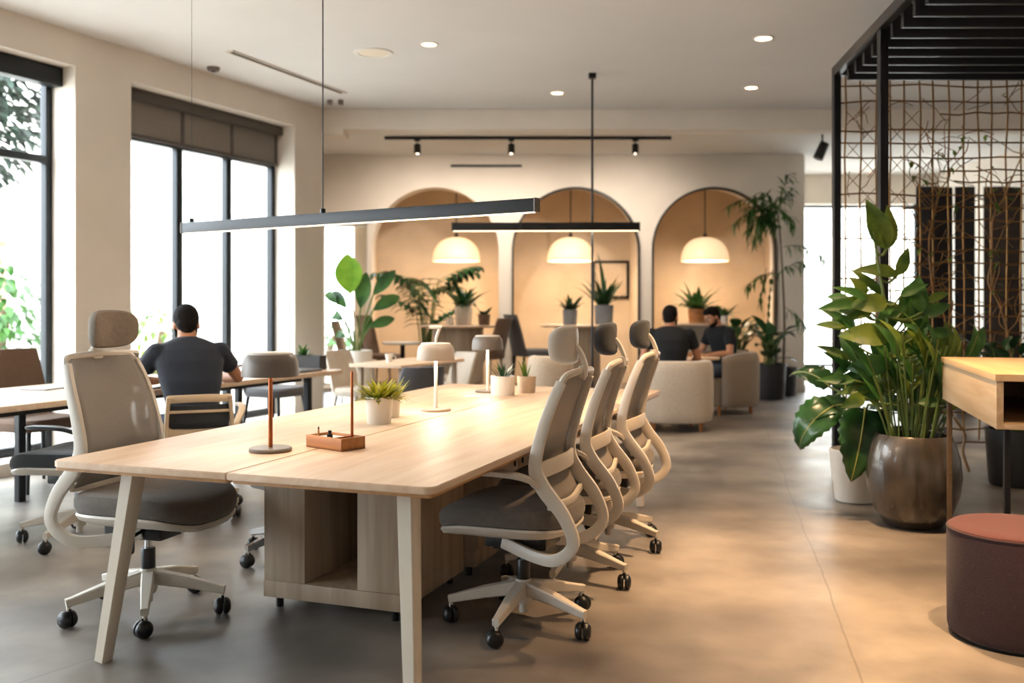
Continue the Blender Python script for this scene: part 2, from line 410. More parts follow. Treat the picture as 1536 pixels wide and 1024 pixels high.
def blind(s0, s1, divs, zb, label):
    t = thing('roller_blind', label, 'blind', wp(0, 0, 0), WA)
    f = MB(); f.box2((s0 + .005, -.258, TOP - .10), (s1 - .005, -.15, TOP - .005), .01); f.build('cassette', M['blindframe'], t)
    f = MB()
    ed = [s0 + .03] + divs + [s1 - .03]
    for a, c in zip(ed, ed[1:]): f.box2((a + .022, -.235, zb + .03), (c - .022, -.228, TOP - .10))
    f.build('fabric', M['blind'], t, smooth=False)
    for q in ed:
        f = MB(); f.box2((q - .022, -.245, zb + .03), (q + .022, -.22, TOP - .10), .004); f.build('guide', M['blindframe'], t)
    f = MB(); f.box2((s0 + .01, -.25, zb), (s1 - .01, -.215, zb + .035), .006); f.build('bottom_rail', M['blindframe'], t)
blind(*WINS[0], [1.263, 1.96], 2.79, 'grey roller blind pulled a little way down behind the seated man')
t = thing('roller_blind', 'dark rolled up blind cassette above the window at the left edge', 'blind', wp(0, 0, 0), WA)
f = MB(); f.box2((WINS[1][0] + .005, -.258, TOP - .16), (WINS[1][1] - .005, -.13, TOP - .005), .012); f.build('cassette', M['steelframe'], t)

# ceiling beam that ends the near bay
b = MB(); b.box2((-2.13, BY, 3.27), (RX, BY + .36, H), .02); b.box2((-2.13, BY, 3.2), (-1.9, BY + .36, 3.3), .02)
struct(b.build('trim_1', M['plaster']))
# back bay beyond the window wall
b = MB(); b.box2((-3.1, 11.02, 0), (-3.0, 14.3, H)); b.box2((-3.0, 11.02, 0), (-2.2, 11.28, H))
struct(b.build('wall_bay', M['plaster'], smooth=False))

# arcade wall
YA, TA = 14.3, .36
ARCH = [(-2.08, -.197), (0.0, 1.893), (2.07, 3.91)]
AR_TOP = 3.02
def archz(x, a, c):
    r = (c - a) / 2; m = (a + c) / 2; return AR_TOP - r + math.sqrt(max(0, r * r - (x - m) ** 2))
WB = (-2.86, -2.14, .06, 2.5)                    # the garden window left of the first arch
b = MB()
def quad(*p): b.bm.faces.new([b.bm.verts.new(q) for q in p])
def pier(x0, x1, z0, z1): b.box2((x0, YA, z0), (x1, YA + TA, z1))
pier(-3.0, WB[0], 0, H); pier(WB[0], WB[1], WB[3], H); pier(WB[0], WB[1], 0, WB[2]); pier(WB[1], ARCH[0][0], 0, H)
pier(ARCH[0][1], ARCH[1][0], 0, H); pier(ARCH[1][1], ARCH[2][0], 0, H); pier(ARCH[2][1], 4.33, 0, H)
for a, c in ARCH:
    n = 40; xs = [(a + c) / 2 - (c - a) / 2 * math.cos(PI * i / n) for i in range(n + 1)]
    for x0, x1 in zip(xs, xs[1:]):
        z0, z1 = archz(x0, a, c), archz(x1, a, c)
        quad((x0, YA, z0), (x1, YA, z1), (x1, YA, H), (x0, YA, H))
        quad((x0, YA + TA, z0), (x0, YA + TA, H), (x1, YA + TA, H), (x1, YA + TA, z1))
        quad((x0, YA, z0), (x0, YA + TA, z0), (x1, YA + TA, z1), (x1, YA, z1))
struct(b.build('wall_back', M['plaster'], smooth=False))
# black metal linings of the second and third arch
for i, (a, c) in enumerate(ARCH[1:]):
    t = MB()
    rows = []
    m = (a + c) / 2
    prof = [(a, 0)] + [(m - (c - a) / 2 * math.cos(PI * k / 40), None) for k in range(41)] + [(c, 0)]
    for x, z in prof:
        zz = archz(x, a, c) if z is None else z
        r0 = AR_TOP - (c - a) / 2
        d = Vector((m - x, 0, (r0 - zz) if zz > r0 else 0)); d = d.normalized() if d.length > 1e-6 else Vector((0, 0, -1))
        if z is not None: d = Vector((1 if x < m else -1, 0, 0))
        q = Vector((x, 0, zz)) - d * .002
        rows.append([q + Vector((0, YA - .03, 0)), q + d * .028 + Vector((0, YA - .03, 0)), q + d * .028 + Vector((0, YA + .1, 0)), q + Vector((0, YA + .1, 0))])
    t.grid(rows, True, True)
    struct(t.build('trim_%d' % (i + 2), M['black']))
# niches behind the arcade
YN = 15.9
b = MB(); b.box2((-2.5, YN, 0), (4.45, YN + .15, H)); struct(b.build('wall_rear', M['niche'], smooth=False))
for i, (x0, x1) in enumerate([(-2.4, -2.2), (-.15, -.05), (1.93, 2.03), (4.15, 4.33)]):
    b = MB(); b.box2((x0, YA + TA, 0), (x1, YN, H)); struct(b.build('wall_partition_%d' % (i + 1), M['niche'], smooth=False))
b = MB(); b.box2((-2.2, YA + TA, 3.2), (4.15, YN, 3.3)); struct(b.build('ceiling_niche', M['niche'], smooth=False))
# garden window
w = struct(thing('window_5', 'x', 'window', (0, 0, 0)), 'narrow bright window behind the tall leafy plant', 'window')
f = MB()
for x0, x1 in ((WB[0], WB[0] + .05), (WB[1] - .05, WB[1])): f.box2((x0, YA + .2, WB[2]), (x1, YA + .27, WB[3]))
f.box2((WB[0], YA + .2, WB[3] - .05), (WB[1], YA + .27, WB[3])); f.box2((WB[0], YA + .2, WB[2]), (WB[1], YA + .27, WB[2] + .05))
f.build('window_frame', M['white'], w)
f = MB(); f.box2((WB[0] + .04, YA + .23, WB[2] + .04), (WB[1] - .04, YA + .236, WB[3] - .04)); f.build('glass_pane', M['glass'], w, smooth=False)
light('daylight_portal', 'AREA', ((WB[0] + WB[1]) / 2, YA + .34, 1.28), 1, size=(.72, 2.44), rot=(PI / 2, 0, PI)).data.cycles.is_portal = True

# far glazed front on the right
GX0, GX1, GZ = 4.33, 6.95, 3.0
b = MB(); b.box2((GX0, RY1, GZ), (RX, RY1 + .2, H)); b.box2((GX1, RY1, 0), (RX, RY1 + .2, GZ)); b.box2((4.15, YN + .15, 0), (4.33, RY1 + .2, H))
struct(b.build('wall_far', M['plaster'], smooth=False))
w = struct(thing('door_1', 'x', 'door', (0, 0, 0)), 'bright glazed door front at the far end of the aisle', 'door')
f = MB()
for x in (GX0 + .02, 5.62, 6.25, GX1 - .03): f.box2((x - .025, RY1 + .05, 0), (x + .025, RY1 + .11, GZ))
for z in (.04, .24, GZ - .04): f.box2((GX0, RY1 + .055, z - .025), (GX1, RY1 + .105, z + .025))
f.build('door_frame', M['steelframe'], w)
f = MB(); f.box2((GX0, RY1 + .075, .02), (GX1, RY1 + .083, GZ - .02)); f.build('glass_pane', M['glass'], w, smooth=False)
light('daylight_portal', 'AREA', ((GX0 + GX1) / 2, RY1 + .18, GZ / 2), 1, size=(GX1 - GX0, GZ), rot=(PI / 2, 0, PI)).data.cycles.is_portal = True
b = MB(); b.box2((RX, RY0, 0), (RX + .2, RY1 + .2, H)); struct(b.build('wall_right', M['plaster'], smooth=False))
b = MB(); b.box2((a0.x, RY0 - .2, 0), (RX + .2, RY0, H)); struct(b.build('wall_front', M['plaster'], smooth=False))
b = MB(); b.box2((ARCH[2][1] + .03, YA - .015, 0), (4.34, YA, .09)); b.box2((-.19, YA - .015, 0), (-.01, YA, .09)); b.box2((1.91, YA - .015, 0), (2.05, YA, .09))
struct(b.build('baseboard_back', M['plaster'], smooth=False))

# ------------------------------------------------------------------ outside
b = MB(); b.box2((-60, -40, -.25), (60, 70, -.13)); struct(b.build('ground_outside', M['pave'], smooth=False))
def bush(name, label, cat, x, y, r, h, z0, n, mats, trunk=0, group=None, ls=.16):
    t = thing(name, label, cat, (x, y, -.13), 0, group)
    if trunk:
        q = MB(); q.tube(smoothpath([(0, 0, 0), (.05, .02, trunk * .5), (-.03, .04, trunk), (.1, 0, trunk + h * .5)]), [.11 * (1 - .03 * k) for k in range(19)], 8); q.build('trunk', M['trunk'], t)
    q = MB(); R = random.Random(int(abs(x * 100 + y * 10)))
    for k in range(n):
        a, e = R.uniform(0, 2 * PI), math.asin(R.uniform(-1, 1)); rr = R.uniform(.35, 1) ** .6
        c = Vector((math.cos(a) * math.cos(e) * r * rr, math.sin(a) * math.cos(e) * r * rr, z0 + h / 2 + math.sin(e) * h / 2 * rr))
        q.leaf(c, (math.cos(a), math.sin(a), R.uniform(-.6, .5)), (0, 0, 1), ls * R.uniform(.7, 1.4), ls * .6 * R.uniform(.7, 1.2), .6, .2, 3)
    q.build('foliage', mats, t)
bush('garden_tree', 'green tree outside behind the top of the leftmost window', 'tree', -7.0, 11.9, 1.3, 2.6, 2.75, 1500, M['leaf_night'], 2.9, ls=.24)
bush('garden_shrub', 'bright green shrub outside behind the leftmost window', 'shrub', -5.75, 10.8, .55, 1.5, .45, 420, M['leaf_mid'], .6, ls=.16)
bush('garden_shrub', 'small garden shrub outside the narrow back window', 'shrub', -3.6, 19, .6, 1.0, 0.1, 260, M['leaf_mid'], .3)
bush('garden_shrub', 'pale green shrub outside the wide window beyond the seated man', 'shrub', -5.6, 15.2, .6, 1.4, 0.1, 260, M['leaf_olive'], .3)
def house(name, label, x, y, rz, w, d, h, m, floors, bays):
    t = thing(name, label, 'building', (x, y, -.13), rz)
    q = MB(); q.box2((-w / 2, 0, 0), (w / 2, d, h)); q.build('wall', m, t, smooth=False)
    q = MB(); q.box2((-w / 2 - .2, -.2, h), (w / 2 + .2, d + .2, h + .3)); q.build('roof', M['facade'], t, smooth=False)
    for i in range(floors):
        for j in range(bays):
            q = MB(); cx = -w / 2 + (j + .5) * w / bays; cz = (i + .5) * h / floors
            q.box2((cx - .5, -.06, cz - .7), (cx + .5, .05, cz + .7), .02); q.build('window', M['fglass'], t)
house('street_building', 'pale building across the street seen through the left windows', -15, 25, .75, 16, 6, 9, M['facade'], 3, 6)
house('street_house', 'reddish brick house outside left of the seated man', -9.6, 18.2, .55, 2.3, 3, 2.6, M['facadebrick'], 2, 2)
house('street_building', 'pale building across the street beyond the glazed far door', 8.0, 34, 0, 22, 6, 9, M['facade'], 3, 7)

w = bpy.data.worlds.new('sky'); sc.world = w; w.use_nodes = True
nt = w.node_tree; bg = nt.nodes['Background']
bg.inputs[0].default_value = (.82, .92, 1.0, 1); bg.inputs[1].default_value = 16.0

cam = bpy.data.cameras.new('camera'); co = bpy.data.objects.new('camera', cam); COL.objects.link(co); sc.camera = co
co.location = (0, 0, CH); co.rotation_euler = (PI / 2, 0, 0)
cam.sensor_width = 36; cam.lens = 36 * F / 1536; cam.shift_y = -(512 - HY) / 1536
cam.dof.use_dof = True; cam.dof.focus_distance = 4.0; cam.dof.aperture_fstop = 2.0
cam.clip_start = .05
sc.view_settings.view_transform = 'Standard'; sc.view_settings.look = 'None'; sc.view_settings.gamma = 1; sc.view_settings.exposure = 0
sc.cycles.use_denoising = True; sc.cycles.max_bounces = 10; sc.cycles.transparent_max_bounces = 16; sc.cycles.sample_clamp_indirect = 6
# ================================================================== THE LONG TABLE
TN = Vector((-1.65, 3.45, 0)); TA_ = math.radians(-20); TU = Vector((math.cos(TA_), math.sin(TA_), 0)); TV = Vector((-math.sin(TA_), math.cos(TA_), 0))
TW, TL, TH = 1.5, 3.53, .74
def tp(u, v, z=0): return TN + TU * u + TV * v + Vector((0, 0, z))
def rrect(x0, y0, x1, y1, r, n=4):
    rs = r if isinstance(r, (list, tuple)) else [r] * 4
    out = []
    for (cx, cy, a, q) in ((x1 - rs[0], y0 + rs[0], -90, rs[0]), (x1 - rs[1], y1 - rs[1], 0, rs[1]), (x0 + rs[2], y1 - rs[2], 90, rs[2]), (x0 + rs[3], y0 + rs[3], 180, rs[3])):
        for k in range(n + 1):
            t = math.radians(a + 90 * k / n); out.append((cx + q * math.cos(t), cy + q * math.sin(t)))
    return out
t = thing('conference_table', 'long light oak shared table with white splayed legs in the middle of the room', 'table', tp(TW / 2, TL / 2), TA_)
hw, hl = TW / 2, TL / 2
for x0, x1, rr in ((-hw, -.0015, [.004, .004, .04, .04]), (.0015, hw, [.04, .04, .004, .004])):
    b = MB(); b.prism(rrect(x0, -hl, x1, hl, rr), TH - .024, TH, .003); top = b.build('tabletop', M['oak'], t)
    b = MB(); b.prism(rrect(x0 + .012, -hl + .012, x1 - (0.0 if x1 < 0 else .012), hl - .012, .01), TH - .036, TH - .0245); b.build('edge_band', M['oakedge'], top)
for (ut, ub, vt, vb) in ((.27, .13, .12, .12), (1.36, 1.385, .12, .10), (.27, .13, TL - .12, TL - .12), (1.36, 1.385, TL - .12, TL - .10)):
    b = MB(); b.bar([(ub - hw, vb - hl, 0.004), (ut - hw, vt - hl, TH - .036)], .066, .05, up=(1, 0, 0), scale=[.82, 1.1], rnd_=.15); b.build('leg', M['legpaint'], t)
b = MB(); b.box((0, 0, TH - .05), (1.0, TL - .4, .024)); b.build('underframe', M['legpaint'], t, smooth=False)

def cabinet(name, label, u0, u1, v0, v1, open_front=True):
    c = thing(name, label, 'cabinet', tp((u0 + u1) / 2, (v0 + v1) / 2), TA_); w, d = u1 - u0, v1 - v0; z0, z1 = .05, .635
    b = MB(); b.box((0, 0, z0 + .035), (w, d, .07), None, .003); b.build('plinth', M['oakpanel'], c)
    if open_front:
        for s in (-1, 1):
            b = MB(); b.box((s * (w / 2 - .1), 0, (z0 + .07 + z1 - .085) / 2), (.2, d - .01, z1 - .085 - z0 - .07), None, .003); b.build('door', M['oakpanel'], c)
            b = MB(); b.box((s * (w / 2 - .1), 0, z1 - .04), (.2, d - .01, .08), None, .003); b.build('drawer', M['oakpanel'], c)
        b = MB(); b.box((0, d / 2 - .03, (z0 + .07 + z1) / 2), (w - .4, .02, z1 - z0 - .07)); b.build('back_panel', M['oakpanel'], c)
        b = MB(); b.box((0, 0, z1 + .008), (w - .004, d, .016)); b.build('top_panel', M['oakpanel'], c)
    else:
        b = MB(); b.box((0, 0, (z0 + .07 + z1 + .016) / 2), (w, d - .01, z1 + .016 - z0 - .07), None, .003); b.build('body', M['oakpanel'], c)
        for k in (-1, 1):
            b = MB(); b.box((w / 2 + .008, k * d / 4, .38), (.016, d / 2 - .01, .49), None, .002); dr = b.build('door', M['oakpanel'], c)
            b = MB(); b.box((w / 2 + .018, k * .06, .5), (.014, .012, .1), None, .003); b.build('handle', M['black'], dr)
    for x in (-1, 1):
        for y in (-1, 1):
            b = MB(); b.cyl((x * (w / 2 - .05), y * (d / 2 - .05), .025), .016, .05, 12); b.build('foot', M['blackplastic'], c)
cabinet('pedestal_cabinet', 'open fronted oak cabinet under the near end of the long table', .32, .97, .84, 1.50)
cabinet('pedestal_cabinet', 'closed oak cabinet under the long table behind the open one', .66, 1.0, 1.56, 2.7, False)

# ------------------------------------------------------------------ things on the table
def lamp(label, u, v, shade_m, pole_m, lit, tall=.372, stalk=False, rot=0, sr=.1):
    c = thing('table_lamp', label, 'lamp', tp(u, v, TH), rot, None)
    b = MB(); b.lathe([(0, 0), (.078, 0), (.08, .004), (.08, .011), (.076, .015), (0, .015)], seg=32); b.build('base', shade_m, c)
    b = MB(); b.tube([(0, 0, .014), (0, 0, tall - .085)], .0085, 10); b.build('pole', pole_m, c)
    b = MB(); z = tall - .09
    b.lathe([(sr * .93, z + .004), (sr, z), (sr * 1.0, z + .012), (sr * .96, z + .05), (sr * .9, z + .07), (sr * .78, z + .082), (.02, z + .086), (0, z + .086)], seg=36)
    sh = b.build('lamp_shade', shade_m, c)
    b = MB(); b.lathe([(0, z + .09), (sr * .72, z + .09), (sr * .78, z + .086), (sr * .78, z + .082), (0, z + .082)], seg=28); b.build('shade_cap', M['lampwhite'], sh)
    b = MB(); b.lathe([(0, z + .02), (sr * .9, z + .02), (sr * .9, z + .014), (0, z + .014)], seg=28); b.build('diffuser', M['glowsoft'] if lit else M['opaloff'], c)
    if stalk:
        b = MB(); b.tube(smoothpath([(0, 0, z + .08), (.004, 0, z + .12), (.02, 0, z + .165)]), .008, 8); b.tube([(.03, 0, z + .17), (-.035, 0, z + .172)], .009, 8); b.build('carry_handle', M['lampwhite'], c)
    if lit: light('lamp_light', 'POINT', (0, 0, z - .02), lit, WARM2, c, .05)
    return c
M['opaloff'] = mat('opal_diffuser', 'e9dcc6', .4, var=.02)
lamp('dimly lit table lamp with copper pole and wide grey shade nearest on the table', .614, .457, M['lampgrey'], M['copper'], 1.5, .375, sr=.108)  # weak point light and glowing diffuser under this shade
lamp('lit pale table lamp with a carry handle on top of its shade', .63, 1.93, M['lamptaupe'], M['ceramic'], 5, .355, True)
lamp('lit table lamp with grey shade behind the white succulent pot', .50, 3.0, M['lampgrey'], M['ceramic'], 5, .36)

t = thing('desk_tray', 'oak desk tray with a pen and small clips inside on the long table', 'tray', tp(.80, .62, TH), TA_ - .35)
b = MB()
for c, d in (((0, 0, .004), (.21, .12, .008)), ((0, -.055, .024), (.21, .01, .048)), ((0, .055, .024), (.21, .01, .048)), ((-.1, 0, .024), (.01, .1, .048)), ((.1, 0, .024), (.01, .1, .048)), ((.03, 0, .024), (.006, .1, .04))): b.box(c, d, None, .0015)
b.build('body', M['darkoak'], t)
b = MB(); b.box((-.035, 0, .036), (.115, .096, .004)); b.build('liner', M['paper'], t)
q = thing('copper_rod', 'thin upright copper rod standing in the oak desk tray', 'rod', tp(.80, .62, TH + .0085) + Vector((.062, .012, 0)), 0)
b = MB(); b.lathe([(0, 0), (.018, 0), (.018, .012), (.006, .02), (.0055, .285), (0, .29)], seg=14); b.build('rod', M['copper'], q)
q = thing('ink_bottle', 'tiny dark ink bottle in the oak desk tray', 'bottle', tp(.80, .62, TH + .0385) + Vector((-.02, -.012, 0)))
b = MB(); b.lathe([(0, 0), (.011, 0), (.011, .014), (.006, .018), (.006, .022), (0, .022)], seg=14); g = b.build('body', M['curtain'], q)
b = MB(); b.lathe([(0, .022), (.007, .022), (.007, .03), (0, .03)], seg=12); b.build('lid', M['black'], q)
q = thing('pen_stub', 'short pale pencil standing in the left of the oak desk tray', 'pencil', tp(.80, .62, TH + .0385) + Vector((-.065, -.006, 0)))
b = MB(); b.cyl((0, 0, .018), .004, .036, 6); b.build('shaft', M['oakedge'], q); b = MB(); b.tube([(0, 0, .036), (0, 0, .046)], [.004, .0005], 6); b.build('tip', M['black'], q)
b = MB(); b.box((0, 0, .0012), (.10, .07, .0024)); tag(b.build('paper_slip', M['paper'], None, loc=tp(.52, 2.72, TH), rotz=.3), 'small paper slip lying by the farthest lamp on the table', 'paper')

def potted(name, label, cat, loc, pr, ph, potm, leaves, leafm, rz=0, group=None, prof=None, taper=.85, stems=False):
    """pot of radius pr and height ph; leaves = list of (dir, length, width, droop[, base offset, base height])"""
    t = thing(name, label, cat, loc, rz, group)
    b = MB(); prof = prof or [(0, 0), (pr * taper, 0), (pr * (taper + .04), ph * .05), (pr, ph * .93), (pr, ph), (pr * .9, ph), (pr * .88, ph * .86), (0, ph * .86)]
    b.lathe(prof, seg=28); b.build('pot', potm, t)
    zt = ph * .86
    b = MB(); b.lathe([(0, zt + .002), (pr * .86, zt + .001)], seg=20); b.build('soil', M['soil'], t)
    b = MB(); s = MB(); ns = 0
    for q in leaves:
        d, L_, W_, dr = q[:4]; off = q[4] if len(q) > 4 else (0, 0); st = q[5] if len(q) > 5 else 0
        base = Vector((off[0], off[1], zt)); d = Vector(d).normalized()
        if st:
            mid = base + Vector((d.x * .25, d.y * .25, 1)).normalized() * st * .55
            end = base + Vector((d.x * .45, d.y * .45, 1)).normalized() * st
            s.tube(smoothpath([base, mid, end], 4), [max(.003, W_ * .05)] * 9, 5); ns += 1; base = end
        b.leaf(base, d, (0, 0, 1), L_, W_, dr, .18, 8)
    b.build('foliage', leafm, t)
    if ns: s.build('stems', M['stem'], t)
    else: s.bm.free()
    return t
def tuft(n, L_, W_, seed, spread=1.0, pr=.04, lo=.3, droop=.6):
    R = random.Random(seed); out = []
    for k in range(n):
        a = R.uniform(0, 2 * PI); e = R.uniform(lo, 1.4)
        out.append(((math.cos(a) * math.cos(e) * spread, math.sin(a) * math.cos(e) * spread, math.sin(e)), L_ * R.uniform(.6, 1.1), W_ * R.uniform(.7, 1.2), R.uniform(.2, droop), (math.cos(a) * pr * R.random(), math.sin(a) * pr * R.random())))
    return out
potted('potted_plant', 'yellow green bushy plant in the nearest white pot on the long table', 'plant', tp(.60, 1.36, TH), .063, .125, M['ceramic'], tuft(110, .125, .022, 3, 1, .05, .15), M['leaf_lime'])
potted('potted_plant', 'second yellow green plant in a white pot just behind the nearest one', 'plant', tp(.53, 1.60, TH), .055, .10, M['ceramic'], tuft(70, .11, .02, 4, 1, .04, .15), M['leaf_lime'])
potted('potted_plant', 'small sparse succulent in a wide white pot at the far end of the long table', 'plant', tp(.655, 2.86, TH), .074, .118, M['ceramic'], tuft(16, .12, .018, 9, .6, .04, .7, .4), M['leaf_dark'], taper=.93)
potted('potted_plant', 'low brown tinted pot behind the wide white succulent pot', 'plant', tp(.74, 3.06, TH), .06, .105, M['beigefab'], tuft(8, .13, .014, 19, .5, .03, .8, .4), M['leaf_olive'])

# ================================================================== TASK CHAIRS
def superring(cx, cy, a, b_, z, n=28, p=3.2, f=None):
    out = []
    for k in range(n):
        t = 2 * PI * k / n; c, s = math.cos(t), math.sin(t)
        x = cx + a * math.copysign(abs(c) ** (2 / p), c); y = cy + b_ * math.copysign(abs(s) ** (2 / p), s)
        out.append(Vector((x, y, z + (f(x, y) if f else 0))))
    return out
def star_base(c, metal, zrot=0):
    b = MB(); b.lathe([(0, .085), (.03, .085), (.036, .1), (.036, .165), (.03, .185), (0, .185)], seg=20); b.cyl((0, 0, .07), .018, .04, 12)
    for k in range(5):
        a = 2 * PI * k / 5 + zrot; d = Vector((math.cos(a), math.sin(a), 0))
        b.bar([d * .02 + Vector((0, 0, .15)), d * .16 + Vector((0, 0, .128)), d * .285 + Vector((0, 0, .1)), d * .305 + Vector((0, 0, .097))], .048, .05, scale=[1.1, .9, .62, .6])
        b.cyl(d * .295 + Vector((0, 0, .078)), .009, .04, 8)
    b.build('star_base', metal, c)
    first = None
    for k in range(5):
        a = 2 * PI * k / 5 + zrot
        if first is None:
            b = MB()
            for s in (-1, 1):
                b.lathe([(0, .0), (.028, .0), (.033, .004), (.034, .01), (.030, .02), (.021, .027), (0, .029)], seg=20)
                M4 = Matrix.Translation((-.006, s * .003, .034)) @ Matrix.Rotation(s * -PI / 2, 4, 'X')
                vs = [v for v in b.bm.verts if not v.tag]
                bmesh.ops.transform(b.bm, matrix=M4, verts=vs)
                for v in vs: v.tag = True
            b.box((-.002, 0, .06), (.024, .012, .03), None, .004)
            o = b.build('caster', M['blackplastic'], c); first = o
        else:
            o = first.copy(); COL.objects.link(o); o.parent = c
        o.location = (.295 * math.cos(a), .295 * math.sin(a), 0); o.rotation_euler.z = a + PI * .65
    b = MB(); b.lathe([(.026, .17), (.028, .175), (.028, .26), (.026, .265), (0, .265)], seg=18); g = b.build('gas_lift', M['blackplastic'], c)
    b = MB(); b.cyl((0, 0, .29), .014, .09, 14); b.build('piston', M['chrome'], g)
RAIL = [(.05, .10, .35), (-.10, .15, .318), (-.205, .195, .325), (-.275, .218, .395), (-.24, .226, .50), (-.16, .228, .60), (-.128, .228, .68), (-.15, .224, .80), (-.19, .214, .92), (-.222, .196, 1.0)]
def task_chair(label, seatm, framem):
    c = thing('task_chair', label, 'chair', (0, 0, 0))
    star_base(c, framem, .3)
    b = MB(); b.box((0, 0, .355), (.26, .2, .06), None, .012); b.box((.05, 0, .33), (.12, .14, .04), None, .01); b.build('tilt_mechanism', M['blackplastic'], c)
    b = MB(); b.tube([(.06, -.10, .36), (.07, -.20, .352)], .007, 8); b.box((.075, -.225, .33), (.05, .05, .07), None, .014); b.build('adjustment_lever', M['blackplastic'], c)
    drop = lambda x, y: -.035 * max(0, (x - .14) / .18) ** 2 + .012 * abs(y / .24) ** 2
    b = MB(); b.grid([superring(.045, 0, .28 * k, .255 * k, z, 32, 3.2, drop) for z, k in ((.424, .9), (.43, .97), (.45, 1.0), (.478, 1.0), (.496, .965), (.505, .88), (.507, .7), (.504, .4), (.502, .02))], True)
    b.build('seat_cushion', seatm, c)
    b = MB(); b.grid([superring(.045, 0, .275 * k, .25 * k, z, 32, 3.2, drop) for z, k in ((.378, .5), (.382, .8), (.398, .96), (.416, 1.0), (.425, .985), (.425, .3))], True); b.build('seat_shell', framem, c)
    b = MB()
    for s in (-1, 1):
        p = smoothpath([(x, y * s, z) for x, y, z in RAIL], 5); n = len(p)
        b.bar(p, .046, .024, up=(0, 1, 0), scale=[(1.0 + .25 * math.exp(-((i / n - .55) / .12) ** 2) - .45 * max(0, i / n - .6), 1) for i in range(n)])
    b.tube(smoothpath([(-.222, -.196, .998), (-.232, -.185, 1.018), (-.24, -.15, 1.028), (-.247, 0, 1.034), (-.24, .15, 1.028), (-.232, .185, 1.018), (-.222, .196, .998)], 5), .014, 8)
    b.build('back_frame', framem, c)
    b = MB()
    pr = smoothpath([(-.175, 0, .53), (-.14, 0, .60), (-.118, 0, .68), (-.14, 0, .80), (-.18, 0, .92), (-.215, 0, 1.0), (-.234, 0, 1.028)], 4)
    b.grid([[Vector((q.x + .006 - .022 * math.cos(PI * k / 24 - PI / 2 if False else (k - 6) / 6 * PI / 2) * 1.0, (k - 6) / 6 * (.212 - max(0, q.z - .9) * .16), q.z)) for k in range(13)] for q in pr])
    b.build('back_mesh', M['mesh'], c, solid=.005)
    b = MB(); b.bar(smoothpath([(-.135, -.222, .66), (-.168, -.12, .67), (-.178, 0, .672), (-.168, .12, .67), (-.135, .222, .66)], 5), .016, .062); b.build('lumbar_support', framem, c)
    b = MB(); b.bar(smoothpath([(-.18, -.215, .53), (-.2, 0, .515), (-.18, .215, .53)], 5), .018, .03); b.build('lower_rail', framem, c)
    for s in (-1, 1):
        b = MB(); b.bar(smoothpath([(-.135, .23 * s, .60), (-.11, .25 * s, .632), (-.05, .262 * s, .648), (.05, .262 * s, .652), (.14, .255 * s, .65)], 4), .05, .022, scale=[.7] + [.8, .85, .9, 1] + [1] * 11 + [.6]); b.build('armrest', framem, c)
    b = MB(); b.bar(smoothpath([(-.25, 0, 1.0), (-.262, 0, 1.045), (-.252, 0, 1.08), (-.238, 0, 1.11), (-.215, 0, 1.14)], 4), .03, .018, up=(1, 0, 0)); b.box((-.252, 0, 1.03), (.03, .06, .05), None, .01); b.build('headrest_stem', framem, c)
    b = MB(); rows = []
    for x, k in ((-.026, .02), (-.026, .6), (-.024, .84), (-.016, .95), (0, 1), (.014, .98), (.024, .88), (.028, .6), (.029, .02)):
        ring = []
        for q in range(36):
            a = 2 * PI * q / 36; y = .132 * k * math.copysign(abs(math.cos(a)) ** .55, math.cos(a)); z = .077 * k * math.copysign(abs(math.sin(a)) ** .7, math.sin(a))
            ring.append(Vector((-.2 + x + 2.4 * y * y + .02 * z, y, 1.135 + z)))
        rows.append(ring)
    b.grid(rows, True); h = b.build('headrest', M['headfab'], c)
    return c
white_metal = mat('pale_chair_plastic', 'c9c0b2', .38, var=.04)
proto = task_chair('pale mesh task chair at the left near corner of the long table facing right', M['seatfab'], white_metal)
proto.location = tp(-.09, .61); proto.rotation_euler.z = math.radians(-17); proto.scale = (1.05,) * 3
right = [(1.43, 1.03, 160, 'pale mesh task chair nearest on the right side of the long table'),
         (1.42, 1.72, 163, 'second mesh task chair along the right side of the long table, dark headrest'),
         (1.43, 2.42, 160, 'third and farthest mesh task chair along the right side of the long table')]
for i, (u, v, a, lab) in enumerate(right):
    c = dup(proto, tp(u, v), math.radians(a), lab, 'task chairs along the right of the long table')
    c.scale = (1, 1, 1)
    recolor(c, {'headrest': M['darkfab'] if i else white_metal})
c = dup(proto, (-2.37, 5.30, 0), math.radians(172), 'mesh task chair with black seat at the window counter left of the seated man', None, skip=('headrest', 'headrest_stem'))
c.scale = (1, 1, 1); recolor(c, {'seat_cushion': M['darkfab'], 'armrest': M['blackplastic']})
for ch in [o for o in proto.children if o.name.split('.')[0] == 'armrest']: bpy.data.objects.remove(ch)
# low chrome stool tucked in at the far left side of the long table
t = thing('task_stool', 'dark seated low chair on a chrome base tucked behind the open cabinet', 'stool', tp(.0, 1.62), .9)
star_base(t, M['chrome'], .55)
b = MB(); b.grid([superring(0, 0, .22 * k, .22 * k, z, 28, 3.5) for z, k in ((.36, .7), (.37, .95), (.40, 1), (.44, 1), (.462, .95), (.468, .8), (.468, .05))], True); b.build('seat_cushion', M['seatfab'], t)
b = MB(); b.box((0, 0, .35), (.2, .2, .03), None, .008); b.build('tilt_mechanism', M['blackplastic'], t)

